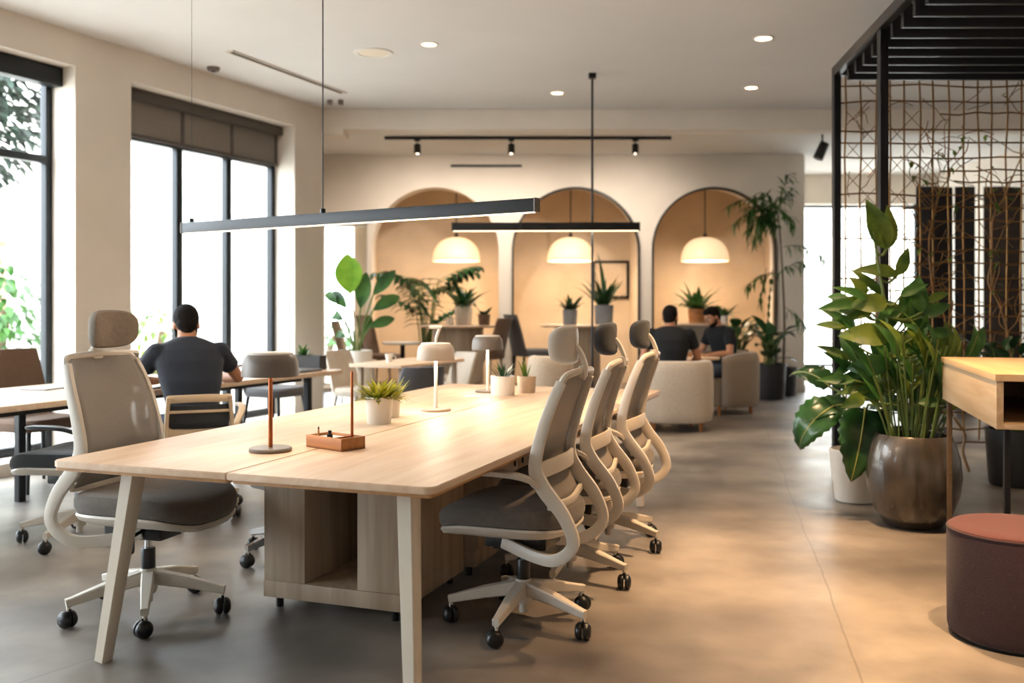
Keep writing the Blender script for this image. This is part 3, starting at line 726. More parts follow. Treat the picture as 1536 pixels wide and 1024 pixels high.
# ================================================================== OTTOMAN AND DESK ON THE RIGHT
t = thing('ottoman', 'round maroon felt ottoman with rose top at the right edge', 'ottoman', (1.965, 3.77, 0)); t.scale = (.935,) * 3
b = MB(); b.lathe([(0, .012), (.245, .012), (.258, .02), (.263, .04), (.265, .2), (.265, .43), (.262, .445)], seg=56); b.build('body', M['maroon'], t)
b = MB(); b.lathe([(.262, .445), (.258, .456), (.247, .463), (.2, .466), (0, .468)], seg=56); b.build('top', M['rosefelt'], t)
b = MB(); b.tube([(.263 * math.cos(k * PI / 28), .263 * math.sin(k * PI / 28), .447) for k in range(56)], .004, 6, closed=True); b.build('piping', M['maroon'], t)
b = MB(); b.lathe([(0, 0), (.245, 0), (.25, .013), (0, .013)], seg=48); b.build('base', M['blackplastic'], t)

D0 = Vector((2.06, 4.11, 0)); DA = math.radians(-15.2)
t = thing('counter_desk', 'oak counter desk with an open cubby behind the maroon ottoman', 'desk', D0, DA)
# local x runs along the front, y to the back; the top is at .985
DL, DD, DZ, DB = 1.5, 1.38, 1.0, .765
b = MB(); b.box2((-.006, -.006, DZ - .03), (DL, DD, DZ), .002); b.build('desktop', M['oakdesktop'], t)
for nm, p0, p1 in (('side_panel', (0, 0, DB), (.028, DD - .01, DZ - .03)), ('side_panel', (DL - .03, 0, DB), (DL - .002, DD - .01, DZ - .03)), ('bottom_panel', (.028, .002, DB), (DL - .03, DD - .01, DB + .022)),
                   ('back_panel', (.028, DD - .03, DB + .022), (DL - .03, DD - .01, DZ - .03)), ('divider', (.62, .01, DB + .022), (.64, DD - .03, DZ - .03))):
    b = MB(); b.box2(p0, p1, .0015); b.build(nm, M['oakx'], t)
for x, y, m in ((.05, .05, 'black'), (DL - .06, .05, 'black'), (.03, DD - .05, 'trunk'), (DL - .06, DD - .05, 'black')):
    b = MB(); b.bar([(x, y, 0), (x, y, DB)], .026, .026, up=(1, 0, 0)); b.build('leg', M[m], t)
# ================================================================== WINDOW COUNTER AND THE MAN'S PLACE
CE = Vector((-1.42, 8.2, 0)); CD = Vector((.412, .911, 0)); CN = Vector((-.911, .412, 0))
def cp(a, o, z=0): return CE + CD * a + CN * o + Vector((0, 0, z))
CA = math.atan2(CD.y, CD.x)
t = thing('window_counter', 'long oak topped counter table running along the window wall', 'table', cp(-2.2, .52), CA)
b = MB(); b.prism(rrect(-2.2, -.52, 2.2, .52, .04), TH - .035, TH, .004); b.build('tabletop', M['oak'], t)
for x, y, m in ((-2.05, .36, 'black'), (-2.05, -.42, 'black'), (-.23, .37, 'black'), (.8, -.36, 'legpaint'), (.8, .36, 'legpaint'), (1.9, -.36, 'black'), (1.9, .36, 'black')):
    b = MB(); b.bar([(x, y, 0), (x, y, TH - .035)], .055, .055, up=(1, 0, 0)); b.build('leg', M[m], t)
b = MB(); b.box((0, 0, TH - .06), (3.8, .6, .05)); b.build('underframe', M['black'], t)

def side_chair(name, label, loc, rz, fab, legm, seat=.46, w=.46, d=.44, back=.40, cat='chair', legs='wood', group=None):
    """upholstered chair facing local +x"""
    c = thing(name, label, cat, loc, rz, group)
    b = MB(); b.grid([superring(0, 0, d / 2 * k, w / 2 * k, z, 28, 4) for z, k in ((seat - .09, .8), (seat - .085, .95), (seat - .05, 1), (seat - .025, 1), (seat - .005, .94), (seat, .8), (seat + .002, .02))], True); b.build('seat', fab, c)
    b = MB(); rows = []
    for i in range(11):
        h = i / 10; z = seat - .04 + h * (back + .04); x0 = -d / 2 + .01 - .10 * h - .02 * h * h; hw = w / 2 * (1 - .12 * h) * (1 if i < 10 else .96)
        ring = []
        for k in range(24):
            a = 2 * PI * k / 24; yy = math.copysign(abs(math.sin(a)) ** .6, math.sin(a)); xx = math.copysign(abs(math.cos(a)) ** .8, math.cos(a))
            ring.append(Vector((x0 + xx * .028 + .07 * yy * yy, yy * hw, z)))
        rows.append(ring)
    b.grid(rows, True, True); b.build('backrest', fab, c)
    for sx in (-1, 1):
        for sy in (-1, 1):
            b = MB(); b.tube([(sx * (d / 2 - .02), sy * (w / 2 - .02), 0), (sx * (d / 2 - .07), sy * (w / 2 - .07), seat - .08)], [.011, .017], 8); b.build('leg', legm, c)
    if seat > .6:
        b = MB(); r_ = .19
        b.tube([(d / 2 - .055, -w / 2 + .05, .22), (d / 2 - .055, w / 2 - .05, .22), (-d / 2 + .055, w / 2 - .05, .22), (-d / 2 + .055, -w / 2 + .05, .22)], .008, 8, closed=True); b.build('footrest', legm, c)
    return c
inw = math.atan2(-CN.y, -CN.x)
side_chair('side_chair', 'brown upholstered chair on the window side of the counter at the left edge', cp(-2.02, 1.24), inw, M['brownfab'], M['black'], .5, .52, .46, .47)
side_chair('side_chair', 'dark grey upholstered low chair past the counter, seen under the lamp shade', (-2.2, 9.0, 0), inw, M['greyfab'], M['black'], .53, .5, .48, .2)
t = thing('planter_box', 'dark planter box with a small green plant at the far end of the counter', 'planter', cp(-.1, .3, TH), CA)
b = MB(); b.bar([(0, -.15, .06), (0, .15, .06)], .10, .12, rnd_=.1); b.build('pot', M['darkpot'], t)
b = MB(); [b.leaf((0, .05, .11), q[0], (0, 0, 1), q[1], q[2], q[3]) for q in tuft(26, .12, .03, 5)]; b.build('foliage', M['leaf_mid'], t)
t = thing('white_bowl', 'small white bowl beside the dark planter box on the counter', 'bowl', cp(-.2, .55, TH))
b = MB(); b.lathe([(0, 0), (.04, 0), (.09, .06), (.085, .062), (.04, .01), (0, .008)], seg=24); b.build('bowl', M['ceramic'], t)
t = thing('laptop', 'closed dark laptop on the counter near the dark planter box', 'laptop', cp(-.38, .17, TH), CA)
b = MB(); b.box((0, 0, .007), (.3, .21, .014), None, .004); b.build('base', M['greyfab'], t); b = MB(); b.box((0, 0, .018), (.3, .21, .006), None, .002); b.build('lid', M['silver'], t)
t = thing('tablet', 'silver tablet lying on the counter left of the near mesh chair', 'tablet', cp(-2.37, .72, TH), CA + .2)
b = MB(); b.box((0, 0, .005), (.26, .19, .010), None, .003); b.build('body', M['silver'], t); b = MB(); b.box((0, 0, .0105), (.235, .165, .001)); b.build('screen', M['paper'], t)
t = thing('phone', 'black phone on the counter by the left arm of the seated man', 'phone', cp(-2.05, .10, TH), CA)
b = MB(); b.box((0, 0, .005), (.15, .075, .009), None, .003); b.build('body', M['blackplastic'], t); b = MB(); b.box((0, 0, .01), (.14, .068, .001)); b.build('screen', M['black'], t)

# low backed chair of the man at the counter
PF = math.radians(118)                                   # he faces this way
t = thing('low_back_chair', 'low backed beige chair under the man at the window counter', 'chair', (-1.96, 6.0, 0), math.radians(112))
beige = mat('beige_plastic', 'c2aa8c', .4, var=.05)
star_base(t, white_metal, .2)
b = MB(); b.box((0, 0, .345), (.24, .2, .1), None, .012); b.build('tilt_mechanism', M['blackplastic'], t)
b = MB(); b.grid([superring(0, 0, .24 * k, .235 * k, z, 28, 3.4) for z, k in ((.385, .8), (.39, .95), (.41, 1), (.44, 1), (.458, .94), (.462, .8), (.462, .02))], True); b.build('seat', M['seatfab'], t)
for s in (-1, 1):
    b = MB(); b.bar(smoothpath([(-.05, .17 * s, .38), (-.2, .19 * s, .39), (-.265, .19 * s, .46), (-.275, .185 * s, .6), (-.29, .175 * s, .75)], 5), .04, .024, up=(0, 1, 0)); b.build('back_frame', beige, t)
    b = MB(); b.bar(smoothpath([(-.27, .2 * s, .55), (-.2, .25 * s, .64), (-.08, .265 * s, .665), (.08, .26 * s, .66)], 4), .04, .02); b.build('armrest', beige, t)
b = MB(); b.bar(smoothpath([(-.285, -.178, .735), (-.315, 0, .74), (-.285, .178, .735)], 5), .02, .045); b.bar(smoothpath([(-.28, -.18, .66), (-.31, 0, .662), (-.28, .18, .66)], 5), .014, .016); b.build('top_rail', beige, t)
b = MB(); b.bar(smoothpath([(-.27, -.185, .53), (-.298, 0, .53), (-.27, .185, .53)], 5), .018, .08); b.build('lower_rail', beige, t)
b = MB(); b.grid([[Vector((-.276 - .03 * math.cos(k / 8 * PI / 2) - .0, k / 8 * .17, z)) for k in range(-8, 9)] for z in (.56, .6, .66, .7)]); b.build('back_mesh', M['darkfab'], t, solid=.008)

# ================================================================== LOUNGE: TUB CHAIRS, TABLES, BAR CHAIRS
def tub(label, loc, rz, fab, w=.80, d=.76, h=.70, group=None, legm=None):
    c = thing('tub_chair', label, 'armchair', loc, rz, group)
    b = MB(); rows = []; th = .14
    for i in range(37):
        a = math.radians(180 - 128 + 256 * i / 36)
        cx, sy = math.cos(a), math.sin(a)
        ex = math.copysign(abs(cx) ** .72, cx) * (d / 2 - th / 2); ey = math.copysign(abs(sy) ** .72, sy) * (w / 2 - th / 2)
        nx, ny = cx, sy; l = math.hypot(nx, ny); nx /= l; ny /= l
        lo = 0 if True else 0
        hh = h - .07 * max(0, cx) ; end = min(i, 36 - i); ks = (1, 1)[0] if end > 1 else (.55, .85)[end]
        ring = []
        for k in range(16):
            t_ = 2 * PI * k / 16
            u = math.copysign(abs(math.cos(t_)) ** .5, math.cos(t_)) * th / 2 * ks; v = math.copysign(abs(math.sin(t_)) ** .42, math.sin(t_))
            z = .09 + (hh - .09) * (v * (.96 if ks < 1 else 1) + 1) / 2
            ring.append(Vector((ex + nx * u, ey + ny * u, z)))
        rows.append(ring)
    b.grid(rows, True, True); b.build('shell', fab, c)
    b = MB(); b.grid([superring(.03, 0, (d / 2 - .08) * k, (w / 2 - .13) * k, z, 28, 3) for z, k in ((.10, .9), (.12, 1), (.36, 1), (.41, .98), (.43, .9), (.432, .02))], True); b.build('seat_cushion', fab, c)
    for x, y in ((-.22, -.24), (-.22, .24), (.22, -.22), (.22, .22)):
        b = MB(); b.cyl((x, y, .055), .02, .11, 10, r2=.024); b.build('leg', legm or M['darkoak'], c)
    return c
tub('pale boucle tub chair seen from behind with the first lounge man', (1.68, 10.05, 0), math.radians(90), M['tubfab'], .80, .78, .72)
tub('taupe tub chair of the man beside the dark potted plants', (2.52, 11.55, 0), math.radians(205), M['tubfab2'], .80, .78, .73)
tub('empty beige tub chair between the long table and the middle arch', (.38, 9.6, 0), math.radians(95), M['beigefab'], .46, .5, .79)
def round_table(name, label, x, y, r, z, m, base='post', br=.03, cat='table'):
    c = thing(name, label, cat, (x, y, 0))
    b = MB(); b.lathe([(0, z - .03), (r - .02, z - .03), (r, z - .02), (r, z - .005), (r - .006, z), (0, z)], seg=44); b.build('tabletop', m, c)
    if base == 'post':
        b = MB(); b.cyl((0, 0, z / 2), br, z - .05, 14); b.build('post', M['black'], c)
        b = MB(); b.lathe([(0, 0), (r * .6, 0), (r * .6, .01), (.04, .03), (0, .03)], seg=30); b.build('base', M['black'], c)
    else:
        b = MB(); b.lathe([(0, 0), (br, 0), (br, z - .03), (0, z - .03)], seg=36); b.build('drum_base', M['oakpanel'], c)
    return c
round_table('side_table', 'small round wooden table between the two lounge men', 2.06, 10.85, .27, .70, M['oak'])
round_table('bar_table', 'high round table on a drum base in front of the first arch', -.70, 12.6, .5, 1.02, M['oak'], 'drum', .33)
round_table('cafe_table', 'small pale round table below the palm in front of the first arch', -1.42, 12.55, .26, .80, M['white'])
round_table('cafe_table', 'high oval wooden table in front of the middle arch', .87, 12.8, .5, 1.02, M['oak'], 'drum', .3)
t = thing('low_table', 'rectangular oak table just past the far end of the window counter', 'table', (-1.0, 9.42, 0), CA)
b = MB(); b.prism(rrect(-.62, -.3, .62, .3, .04), TH - .03, TH, .004); b.build('tabletop', M['oak'], t)
for x in (-.52, .52):
    for y in (-.22, .22):
        b = MB(); b.bar([(x, y, 0), (x, y, TH - .03)], .045, .045, up=(1, 0, 0)); b.build('leg', M['oakpanel'], t)
t = thing('coffee_cup', 'small white cup on the oak table past the counter', 'cup', (-1.17, 9.2, TH))
b = MB(); b.lathe([(0, 0), (.025, 0), (.04, .08), (.036, .08), (.022, .006), (0, .006)], seg=20); b.build('body', M['ceramic'], t)
b = MB(); b.tube(smoothpath([(.037, 0, .065), (.06, 0, .055), (.058, 0, .03), (.03, 0, .02)], 3), .005, 6); b.build('handle', M['ceramic'], t)
t = thing('coffee_cup', 'small white candle cup on the high round drum table', 'cup', (-.80, 12.45, 1.02))
b = MB(); b.lathe([(0, 0), (.045, 0), (.05, .1), (.045, .1), (.04, .008), (0, .008)], seg=20); b.build('body', M['ceramic'], t)
b = MB(); b.lathe([(0, .05), (.044, .052)], seg=16); b.build('wax', M['paper'], t)
sc_ = side_chair
sc_('side_chair', 'cream chair in front of the oak table past the counter', (-1.55, 9.78, 0), -.45, M['tubfab'], M['oakpanel'], .46, .48, .44, .36)
sc_('side_chair', 'cream shell chair right of the oak table past the counter', (-.72, 10.15, 0), -2.6, M['tubfab'], M['oakpanel'], .46, .5, .46, .32)
sc_('side_chair', 'cream shell chair with wooden legs between oak table and drum table', (-.62, 11.05, 0), 2.9, M['beigefab'], M['oakpanel'], .48, .5, .46, .36)
sc_('side_chair', 'grey backed chair at the near side of the oak table past the counter', (-.86, 8.5, 0), 2.0, M['greypotfab'] if 'greypotfab' in M else M['greyfab'], M['white'], .46, .44, .42, .30)
sc_('side_chair', 'tall brown chair left of the small pale cafe table', (-1.74, 13.05, 0), -.3, M['brownfab'], M['oakpanel'], .62, .5, .48, .52)
sc_('side_chair', 'tall beige chair left of the small pale cafe table', (-1.95, 12.35, 0), .1, M['beigefab'], M['white'], .58, .48, .46, .50)
sc_('bar_chair', 'brown bar chair right of the high drum table', (-.34, 12.0, 0), 2.75, M['brownfab'], M['oakpanel'], .70, .46, .44, .42)
sc_('bar_chair', 'grey upholstered bar chair left of the high oval table', (.27, 12.35, 0), .3, M['greyfab'], M['black'], .72, .52, .5, .44)
t = thing('low_counter', 'beige low counter with plants on it behind the lounge men', 'counter', (2.52, 13.3, 0))
b = MB(); b.box((0, 0, .5), (.78, .4, 1.0), None, .01); b.build('body', M['tubfab2'], t); b = MB(); b.box((0, 0, 1.015), (.84, .46, .03), None, .006); b.build('top', M['oak'], t)
t = thing('glass_tumbler', 'clear drinking glass on the small round lounge table', 'glass', (1.98, 10.8, .70))
b = MB(); b.lathe([(0, 0), (.03, 0), (.034, .1), (.031, .1), (.027, .008), (0, .008)], seg=20); b.build('body', M['glass'], t)
b = MB(); b.lathe([(0, .009), (.027, .009), (.029, .05), (0, .05)], seg=18); b.build('drink', M['darkoak'], t)
# picture frame ledge and black open shelf frame in the middle arch
t = thing('wall_frame', 'black square frame fixed in the right of the middle arch behind a plant', 'frame', (1.62, YN - .03, 1.38))
b = MB()
for p0, p1 in (((-.3, -.02, 0), (-.26, .02, .62)), ((.26, -.02, 0), (.30, .02, .62)), ((-.3, -.02, .58), (.3, .02, .62)), ((-.3, -.02, 0), (.3, .02, .04))): b.box2(p0, p1)
b.build('frame', M['black'], t)
b = MB(); b.box2((-.27, .0, .03), (.27, .012, .59)); b.build('panel', M['niche'], t)

# ================================================================== DARK PANELS BEYOND THE SCREEN
for i, (x0, x1, m, lab) in enumerate(((5.02, 5.74, 'curtain', 'tall black folding panel behind the metal screen, left of the pale gap'), (5.86, 6.62, 'brownpanel', 'tall brown panel behind the metal screen, right of the pale gap'))):
    t = thing('folding_panel', lab, 'panel', ((x0 + x1) / 2, 12.0, 0))
    for k in range(3):
        ww = (x1 - x0) / 3; b = MB(); b.box((-(x1 - x0) / 2 + ww * (k + .5), (.05 if k % 2 else 0), 1.375), (ww - .01, .04, 2.75), Matrix.Rotation(.2 * (1 if k % 2 else -1), 3, 'Z'), .004); b.build('leaf_panel', M[m], t)
M['midrib'] = mat('leaf_midrib', 'a0a050', .45, var=.1)
# ================================================================== PERGOLA AND METAL SCREEN
PA, PB, PC = Vector((2.46, 7.33, 0)), Vector((2.34, 6.1, 0)), Vector((2.03, 3.3, 0)); PT = 3.09
t = thing('pergola', 'black steel pergola frame with slatted roof over the right side', 'pergola', PA)
def rel(v): return Vector(v) - PA
def post(x, y):
    b = MB(); b.bar([rel((x, y, 0)), rel((x, y, PT))], .055, .055, up=(1, 0, 0), rnd_=.1); b.build('post', M['black'], t)
post(PA.x, PA.y); post(PB.x, PB.y); post(5.0, 7.33); post(5.0, 3.3); post(PC.x, PC.y)
for p, q in ((PA, PC), ((5.0, 7.33, 0), (5.0, 3.3, 0)), (PA, (5.0, 7.33, 0)), (PC, (5.0, 3.3, 0))):
    b = MB(); b.bar([rel(p) + Vector((0, 0, PT - .03)), rel(q) + Vector((0, 0, PT - .03))], .055, .07, rnd_=.1); b.build('beam', M['black'], t)
n = 17
for k in range(n):
    y = 7.1 - k * .225; x0 = PA.x + (PC.x - PA.x) * (PA.y - y) / (PA.y - PC.y)
    b = MB(); b.box2(rel((x0 + .03, y - .02, PT - .15)), rel((4.97, y + .02, PT - .01)), .004); b.build('slat', M['black'], t)

t = thing('metal_screen', 'bronze wire lattice screen hanging under the black pergola', 'screen', (2.5, 7.42, 0))
R = random.Random(11)
SX, SZ0, SZ1 = 2.3, .25, 3.0
vx = [.06 + .113 * i + R.uniform(-.012, .012) for i in range(20)]
hz = [SZ0 + .104 * i + R.uniform(-.02, .02) for i in range(27)]
def rods(sel, m):
    for x in vx:
        if not sel(x): continue
        b = MB(); b.tube([(x + R.uniform(-.006, .006), R.uniform(-.012, .012), z) for z in [SZ0 + (SZ1 + .06 - SZ0) * k / 9 for k in range(10)]], .0075, 6); b.build('rod', m, t)
rods(lambda x: x < .70, M['bronzedark'] if 'bronzedark' in M else M['bronze']); rods(lambda x: x >= .70, M['bronze'])
for z in hz:
    x0 = .0 if R.random() < .7 else R.uniform(.3, .9)
    b = MB(); b.tube([(x0 + (SX - x0) * k / 11, R.uniform(-.012, .012), z + R.uniform(-.012, .012)) for k in range(12)], .0065, 6); b.build('crossbar', M['bronze'], t)
b = MB()
for k in range(170):                                       # bent wires woven through the squares
    x, z = R.uniform(.02, SX), R.uniform(SZ0 + .3, SZ1); a = R.choice((PI / 4, -PI / 4, 3 * PI / 4, R.uniform(0, 6))); l = R.uniform(.1, .3)
    p = [Vector((x, 0, z))]; 
    for j in range(4):
        a += R.uniform(-.5, .5); q = p[-1] + Vector((math.cos(a) * l / 4, R.uniform(-.02, .02), math.sin(a) * l / 4)); q.x = min(max(q.x, 0), SX); q.z = min(q.z, SZ1); p.append(q)
    b.tube(smoothpath(p, 3), .0035, 5)
for i in range(6):
    for j in range(19):
        if (i + j) % 2 == 0: cx, cz = .06 + .113 * i, .5 + .12 * j; b.tube([(cx, 0, cz), (cx + .113, .004, cz + .12)], .003, 5); b.tube([(cx + .113, 0, cz), (cx, -.004, cz + .12)], .003, 5)
b.build('woven_wire', M['bronze'], t)['kind'] = 'stuff'
def vine(name, label, x0, seed, hgt, nl):
    R = random.Random(seed); v = thing(name, label, 'vine', (2.5 + x0, 7.36, 0))
    p = [Vector((0, 0, .02))]
    while p[-1].z < hgt: p.append(p[-1] + Vector((R.uniform(-.09, .09), R.uniform(-.02, .02), R.uniform(.12, .22))))
    pp = smoothpath(p, 4); b = MB(); b.tube(pp, [.011 * (1 - .6 * i / len(pp)) for i in range(len(pp))], 6)
    br = []
    for k in range(16):
        q = pp[R.randrange(len(pp) // 3, len(pp))].copy(); a = R.uniform(0, 2 * PI); w = [q]
        for j in range(4): w.append(w[-1] + Vector((math.cos(a) * .08, R.uniform(-.03, .01), abs(math.sin(a)) * .06 + .02))); a += R.uniform(-.7, .7)
        b.tube(smoothpath(w, 3), .004, 5); br += w
    b.build('stems', M['twig'], v)
    b = MB()
    for k in range(nl): q = R.choice(br); b.leaf(q, (R.uniform(-1, 1), R.uniform(-1, .3), R.uniform(-.6, .6)), (0, 0, 1), R.uniform(.05, .09), R.uniform(.02, .04), .5, .2, 3)
    b.build('foliage', M['leaf_olive'], v)
vine('climbing_vine', 'climbing vine with painted gold glow twining up the middle of the wire screen', .98, 3, 2.4, 40)
vine('climbing_vine', 'climbing vine with painted gold glow twining up the right part of the wire screen', 1.32, 8, 2.5, 40)

# ================================================================== BIG PLANTS ON THE RIGHT
PX, PY = 2.35, 5.66
t = thing('potted_plant', 'tall plant with broad upright leaves in a glossy bronze round planter', 'plant', (PX, PY, 0))
b = MB(); b.lathe([(0, 0), (.125, 0), (.16, .012), (.215, .09), (.252, .19), (.265, .29), (.255, .40), (.232, .48), (.212, .53), (.205, .54), (.19, .535), (.19, .46), (0, .46)], seg=56); b.build('planter', M['glaze'], t)
b = MB(); b.lathe([(0, .47), (.19, .462)], seg=30); b.build('soil', M['soil'], t)
R = random.Random(21); st = MB(); lf = MB(); lb = MB()
broad = lambda t: max(.02, .92 * math.sin(PI * min(1, t * .97 + .02) ** .72) * (1 - .18 * t)) 
def stalk(p, r0=.011): q = smoothpath(p, 5); st.tube(q, [r0 * (1 - .55 * i / len(q)) for i in range(len(q))], 7); return q
main = stalk([(-.03, 0, .45), (-.09, -.02, .8), (-.15, -.02, 1.15), (-.2, 0, 1.5), (-.235, 0, 1.72)], .014)
def big(px, py, dirv, L_, W_, dr=.5, dst=lb, dy=0.0):
    """broad leaf whose base is at this point above the planter"""
    q = at(px, py, PY + dy) - Vector((PX, PY, 0)); j = min(main, key=lambda m: (m - q).length + .8 * max(0, m.z - q.z))
    st.tube(smoothpath([j, (j + q) / 2 + Vector((0, 0, -.03)), q], 4), .006, 6)
    dst.leaf(q, dirv, (R.uniform(-.5, .5), -1, R.uniform(.1, .7)), L_, W_ * .85, dr, .26, 10, broad, .02)
big(1330, 372, (-.35, -.1, .9), .32, .19, .4); big(1332, 372, (.12, .1, .95), .28, .14, .3); big(1347, 412, (-.85, -.1, .25), .27, .12, .6); big(1345, 412, (.4, 0, .7), .20, .11, .4)
big(1330, 455, (-.9, -.2, .05), .22, .16, .8, dy=-.1); big(1335, 505, (-.95, -.2, .15), .30, .19, .8, dy=-.12); big(1330, 545, (-.9, -.1, -.1), .24, .17, .8, lf, -.05); big(1325, 580, (-.8, -.3, -.2), .22, .15, .7, lf)
big(1352, 470, (.35, -.1, .8), .26, .13, .5, lf); big(1370, 500, (.2, .1, .9), .28, .13, .4, lf); big(1350, 540, (.3, -.2, .7), .26, .15, .6, lf); big(1395, 535, (.6, 0, .6), .26, .12, .8, lb)
for _ in range(52):
    px_, py_ = R.uniform(1272, 1400), R.uniform(440, 610)
    big(px_, py_, (R.uniform(-1, -.1) if px_ < 1340 else R.uniform(-.3, .9), R.uniform(-.5, .2), R.uniform(-.2, .8)), R.uniform(.14, .24), R.uniform(.07, .12), R.uniform(.4, 1), lf if R.random() < .6 else lb, R.uniform(-.12, .12))
big(1340, 490, (-.2, .1, .9), .22, .14, .5, lf); big(1385, 470, (-.1, 0, .9), .24, .11, .4, lf)
for k in range(46):                                       # the sheaf of upright blades
    a = R.uniform(0, 2 * PI); r_ = R.uniform(.02, .14); o = Vector((math.cos(a) * r_, math.sin(a) * r_, .46)); tilt = R.uniform(.1, .5)
    d = Vector((math.cos(a) * tilt + .06, math.sin(a) * tilt * .8, 1)).normalized(); L_ = R.uniform(.35, .75)
    e = o + d * L_; st.tube(smoothpath([o, o + d * L_ * .5 + Vector((0, 0, .02)), e], 3), .0055, 5)
    (lf if R.random() < .65 else lb).leaf(e - d * .15, (d.x * 1.3, d.y * 1.3, d.z), (math.cos(a + 1.6), -1, .3), R.uniform(.22, .36), R.uniform(.05, .09), .7, .25, 8)
st.build('stems', M['stem'], t); lf.build('foliage', M['leaf_mid'], t); lb.build('foliage', M['leaf_olive'], t)

t = thing('potted_plant', 'white pot with huge glossy split leaves spilling left of the bronze planter', 'plant', (2.26, 6.36, 0))
b = MB(); b.lathe([(0, 0), (.115, 0), (.13, .012), (.155, .2), (.165, .34), (.155, .345), (.145, .3), (0, .3)], seg=40); b.build('pot', M['ceramic'], t)
b = MB(); b.lathe([(0, .305), (.146, .302)], seg=24); b.build('soil', M['soil'], t)
st = MB()
def mon(base, d, L_, W_, dr, up=(0, -.6, 1)):
    q = Vector(base) - Vector((2.26, 6.36, 0)); o = Vector((R.uniform(-.05, .05), R.uniform(-.05, 0), .3))
    st.tube(smoothpath([o, (o + q) / 2 + Vector((0, -.02, .14)), q], 5), .008, 7)
    lf = MB(); pr = lambda t: (math.sin(PI * min(1, (t * .93 + .07)) ** .62)) ** .8
    lf.leaf(q, d, up, L_, W_, dr, .16, 16, pr, .012, .12); mid = lf.mid; l = lf.build('leaf', M['leaf_mon'], t, solid=.0025); v = MB(); v.tube([p + Vector((0, -.002, .002)) for p in mid], [.0055 * (1 - .7 * i / len(mid)) for i in range(len(mid))], 6); v.build('midrib', M['midrib'], l)
mon((1.99, 5.98, .665), (-.62, -.25, -.22), .40, .27, 1.25, (-.5, -.75, .6)); mon((2.14, 5.86, .66), (-.18, -.32, -.55), .46, .30, .55, (-.1, -1, .35)); mon((2.10, 6.02, .67), (-.8, -.2, .05), .38, .2, .8)
mon((2.20, 5.92, .68), (.35, -.3, .15), .3, .2, 1.0); mon((2.24, 6.5, .72), (.2, .5, .5), .34, .24, .9); mon((2.1, 6.4, .75), (-.5, .3, .6), .34, .24, 1.0)
st.build('stems', M['stem'], t)

# dark shrubs between the screen and the counter desk
for x, y, sd, lab in ((2.92, 6.95, 31, 'dark leafy shrub in a black tub behind the bronze planter'), (3.62, 6.95, 32, 'dark leafy shrub in a black tub behind the counter desk'), (4.32, 6.95, 33, 'dark leafy shrub in a black tub behind the desk at the right edge')):
    RR = random.Random(sd); L = [((RR.uniform(-1, 1), RR.uniform(-1, .8), RR.uniform(.2, 1.3)), RR.uniform(.13, .22), RR.uniform(.06, .1), RR.uniform(.3, 1.0), (RR.uniform(-.1, .1), RR.uniform(-.1, .1)), RR.uniform(.1, .72)) for _ in range(70)]
    potted('potted_shrub', lab, 'plant', (x, y, 0), .2, .40, M['darkpot'], L, M['leaf_dark'])

# ================================================================== PLANTS IN THE LOUNGE
t = thing('potted_plant', 'tall plant with one bright lime leaf in a white planter by the narrow window', 'plant', (-1.66, 10.35, 0))
b = MB(); b.lathe([(0, 0), (.13, 0), (.14, .01), (.165, .78), (.16, .8), (.145, .78), (.14, .72), (0, .72)], seg=36); b.build('pot', M['ceramic'], t)
b = MB(); b.lathe([(0, .725), (.14, .722)], seg=22); b.build('soil', M['soil'], t)
st = MB(); l1 = MB(); l2 = MB(); Y0 = 10.35
def bl(px, py, d, L_, W_, dr, dst):
    q = at(px, py, Y0) - Vector((-1.66, Y0, 0)); o = Vector((q.x * .12, 0, .72)); st.tube(smoothpath([o, o * .5 + q * .5 + Vector((-q.x * .15, 0, .02)), q], 4), .008, 6)
    dst.leaf(q, d, (.05, -1, .2), L_, W_, dr, .16, 10, lambda t: math.sin(PI * min(1, t * .96 + .02)) ** .85)
bl(526, 440, (-.1, 0, 1), .43, .30, .12, l1); bl(541, 462, (.12, .1, 1), .40, .17, .2, l2); bl(560, 442, (.62, 0, .75), .36, .14, .3, l2)
bl(520, 462, (-.6, 0, .75), .30, .12, .7, l2); bl(515, 480, (-.75, 0, .5), .30, .12, 1.6, l2); bl(560, 465, (.75, 0, .5), .36, .14, .7, l2); bl(520, 505, (-.8, 0, .3), .22, .08, 1.2, l2)
bl(555, 490, (.8, 0, .35), .30, .12, .6, l2); bl(545, 500, (.3, 0, .8), .22, .09, .4, l2); bl(505, 455, (-.5, 0, .6), .22, .1, .8, l2)
st.build('stems', M['stem'], t); l1.build('leaf', M['leaf_bright'], t); l2.build('foliage', M['leaf_mid'], t)

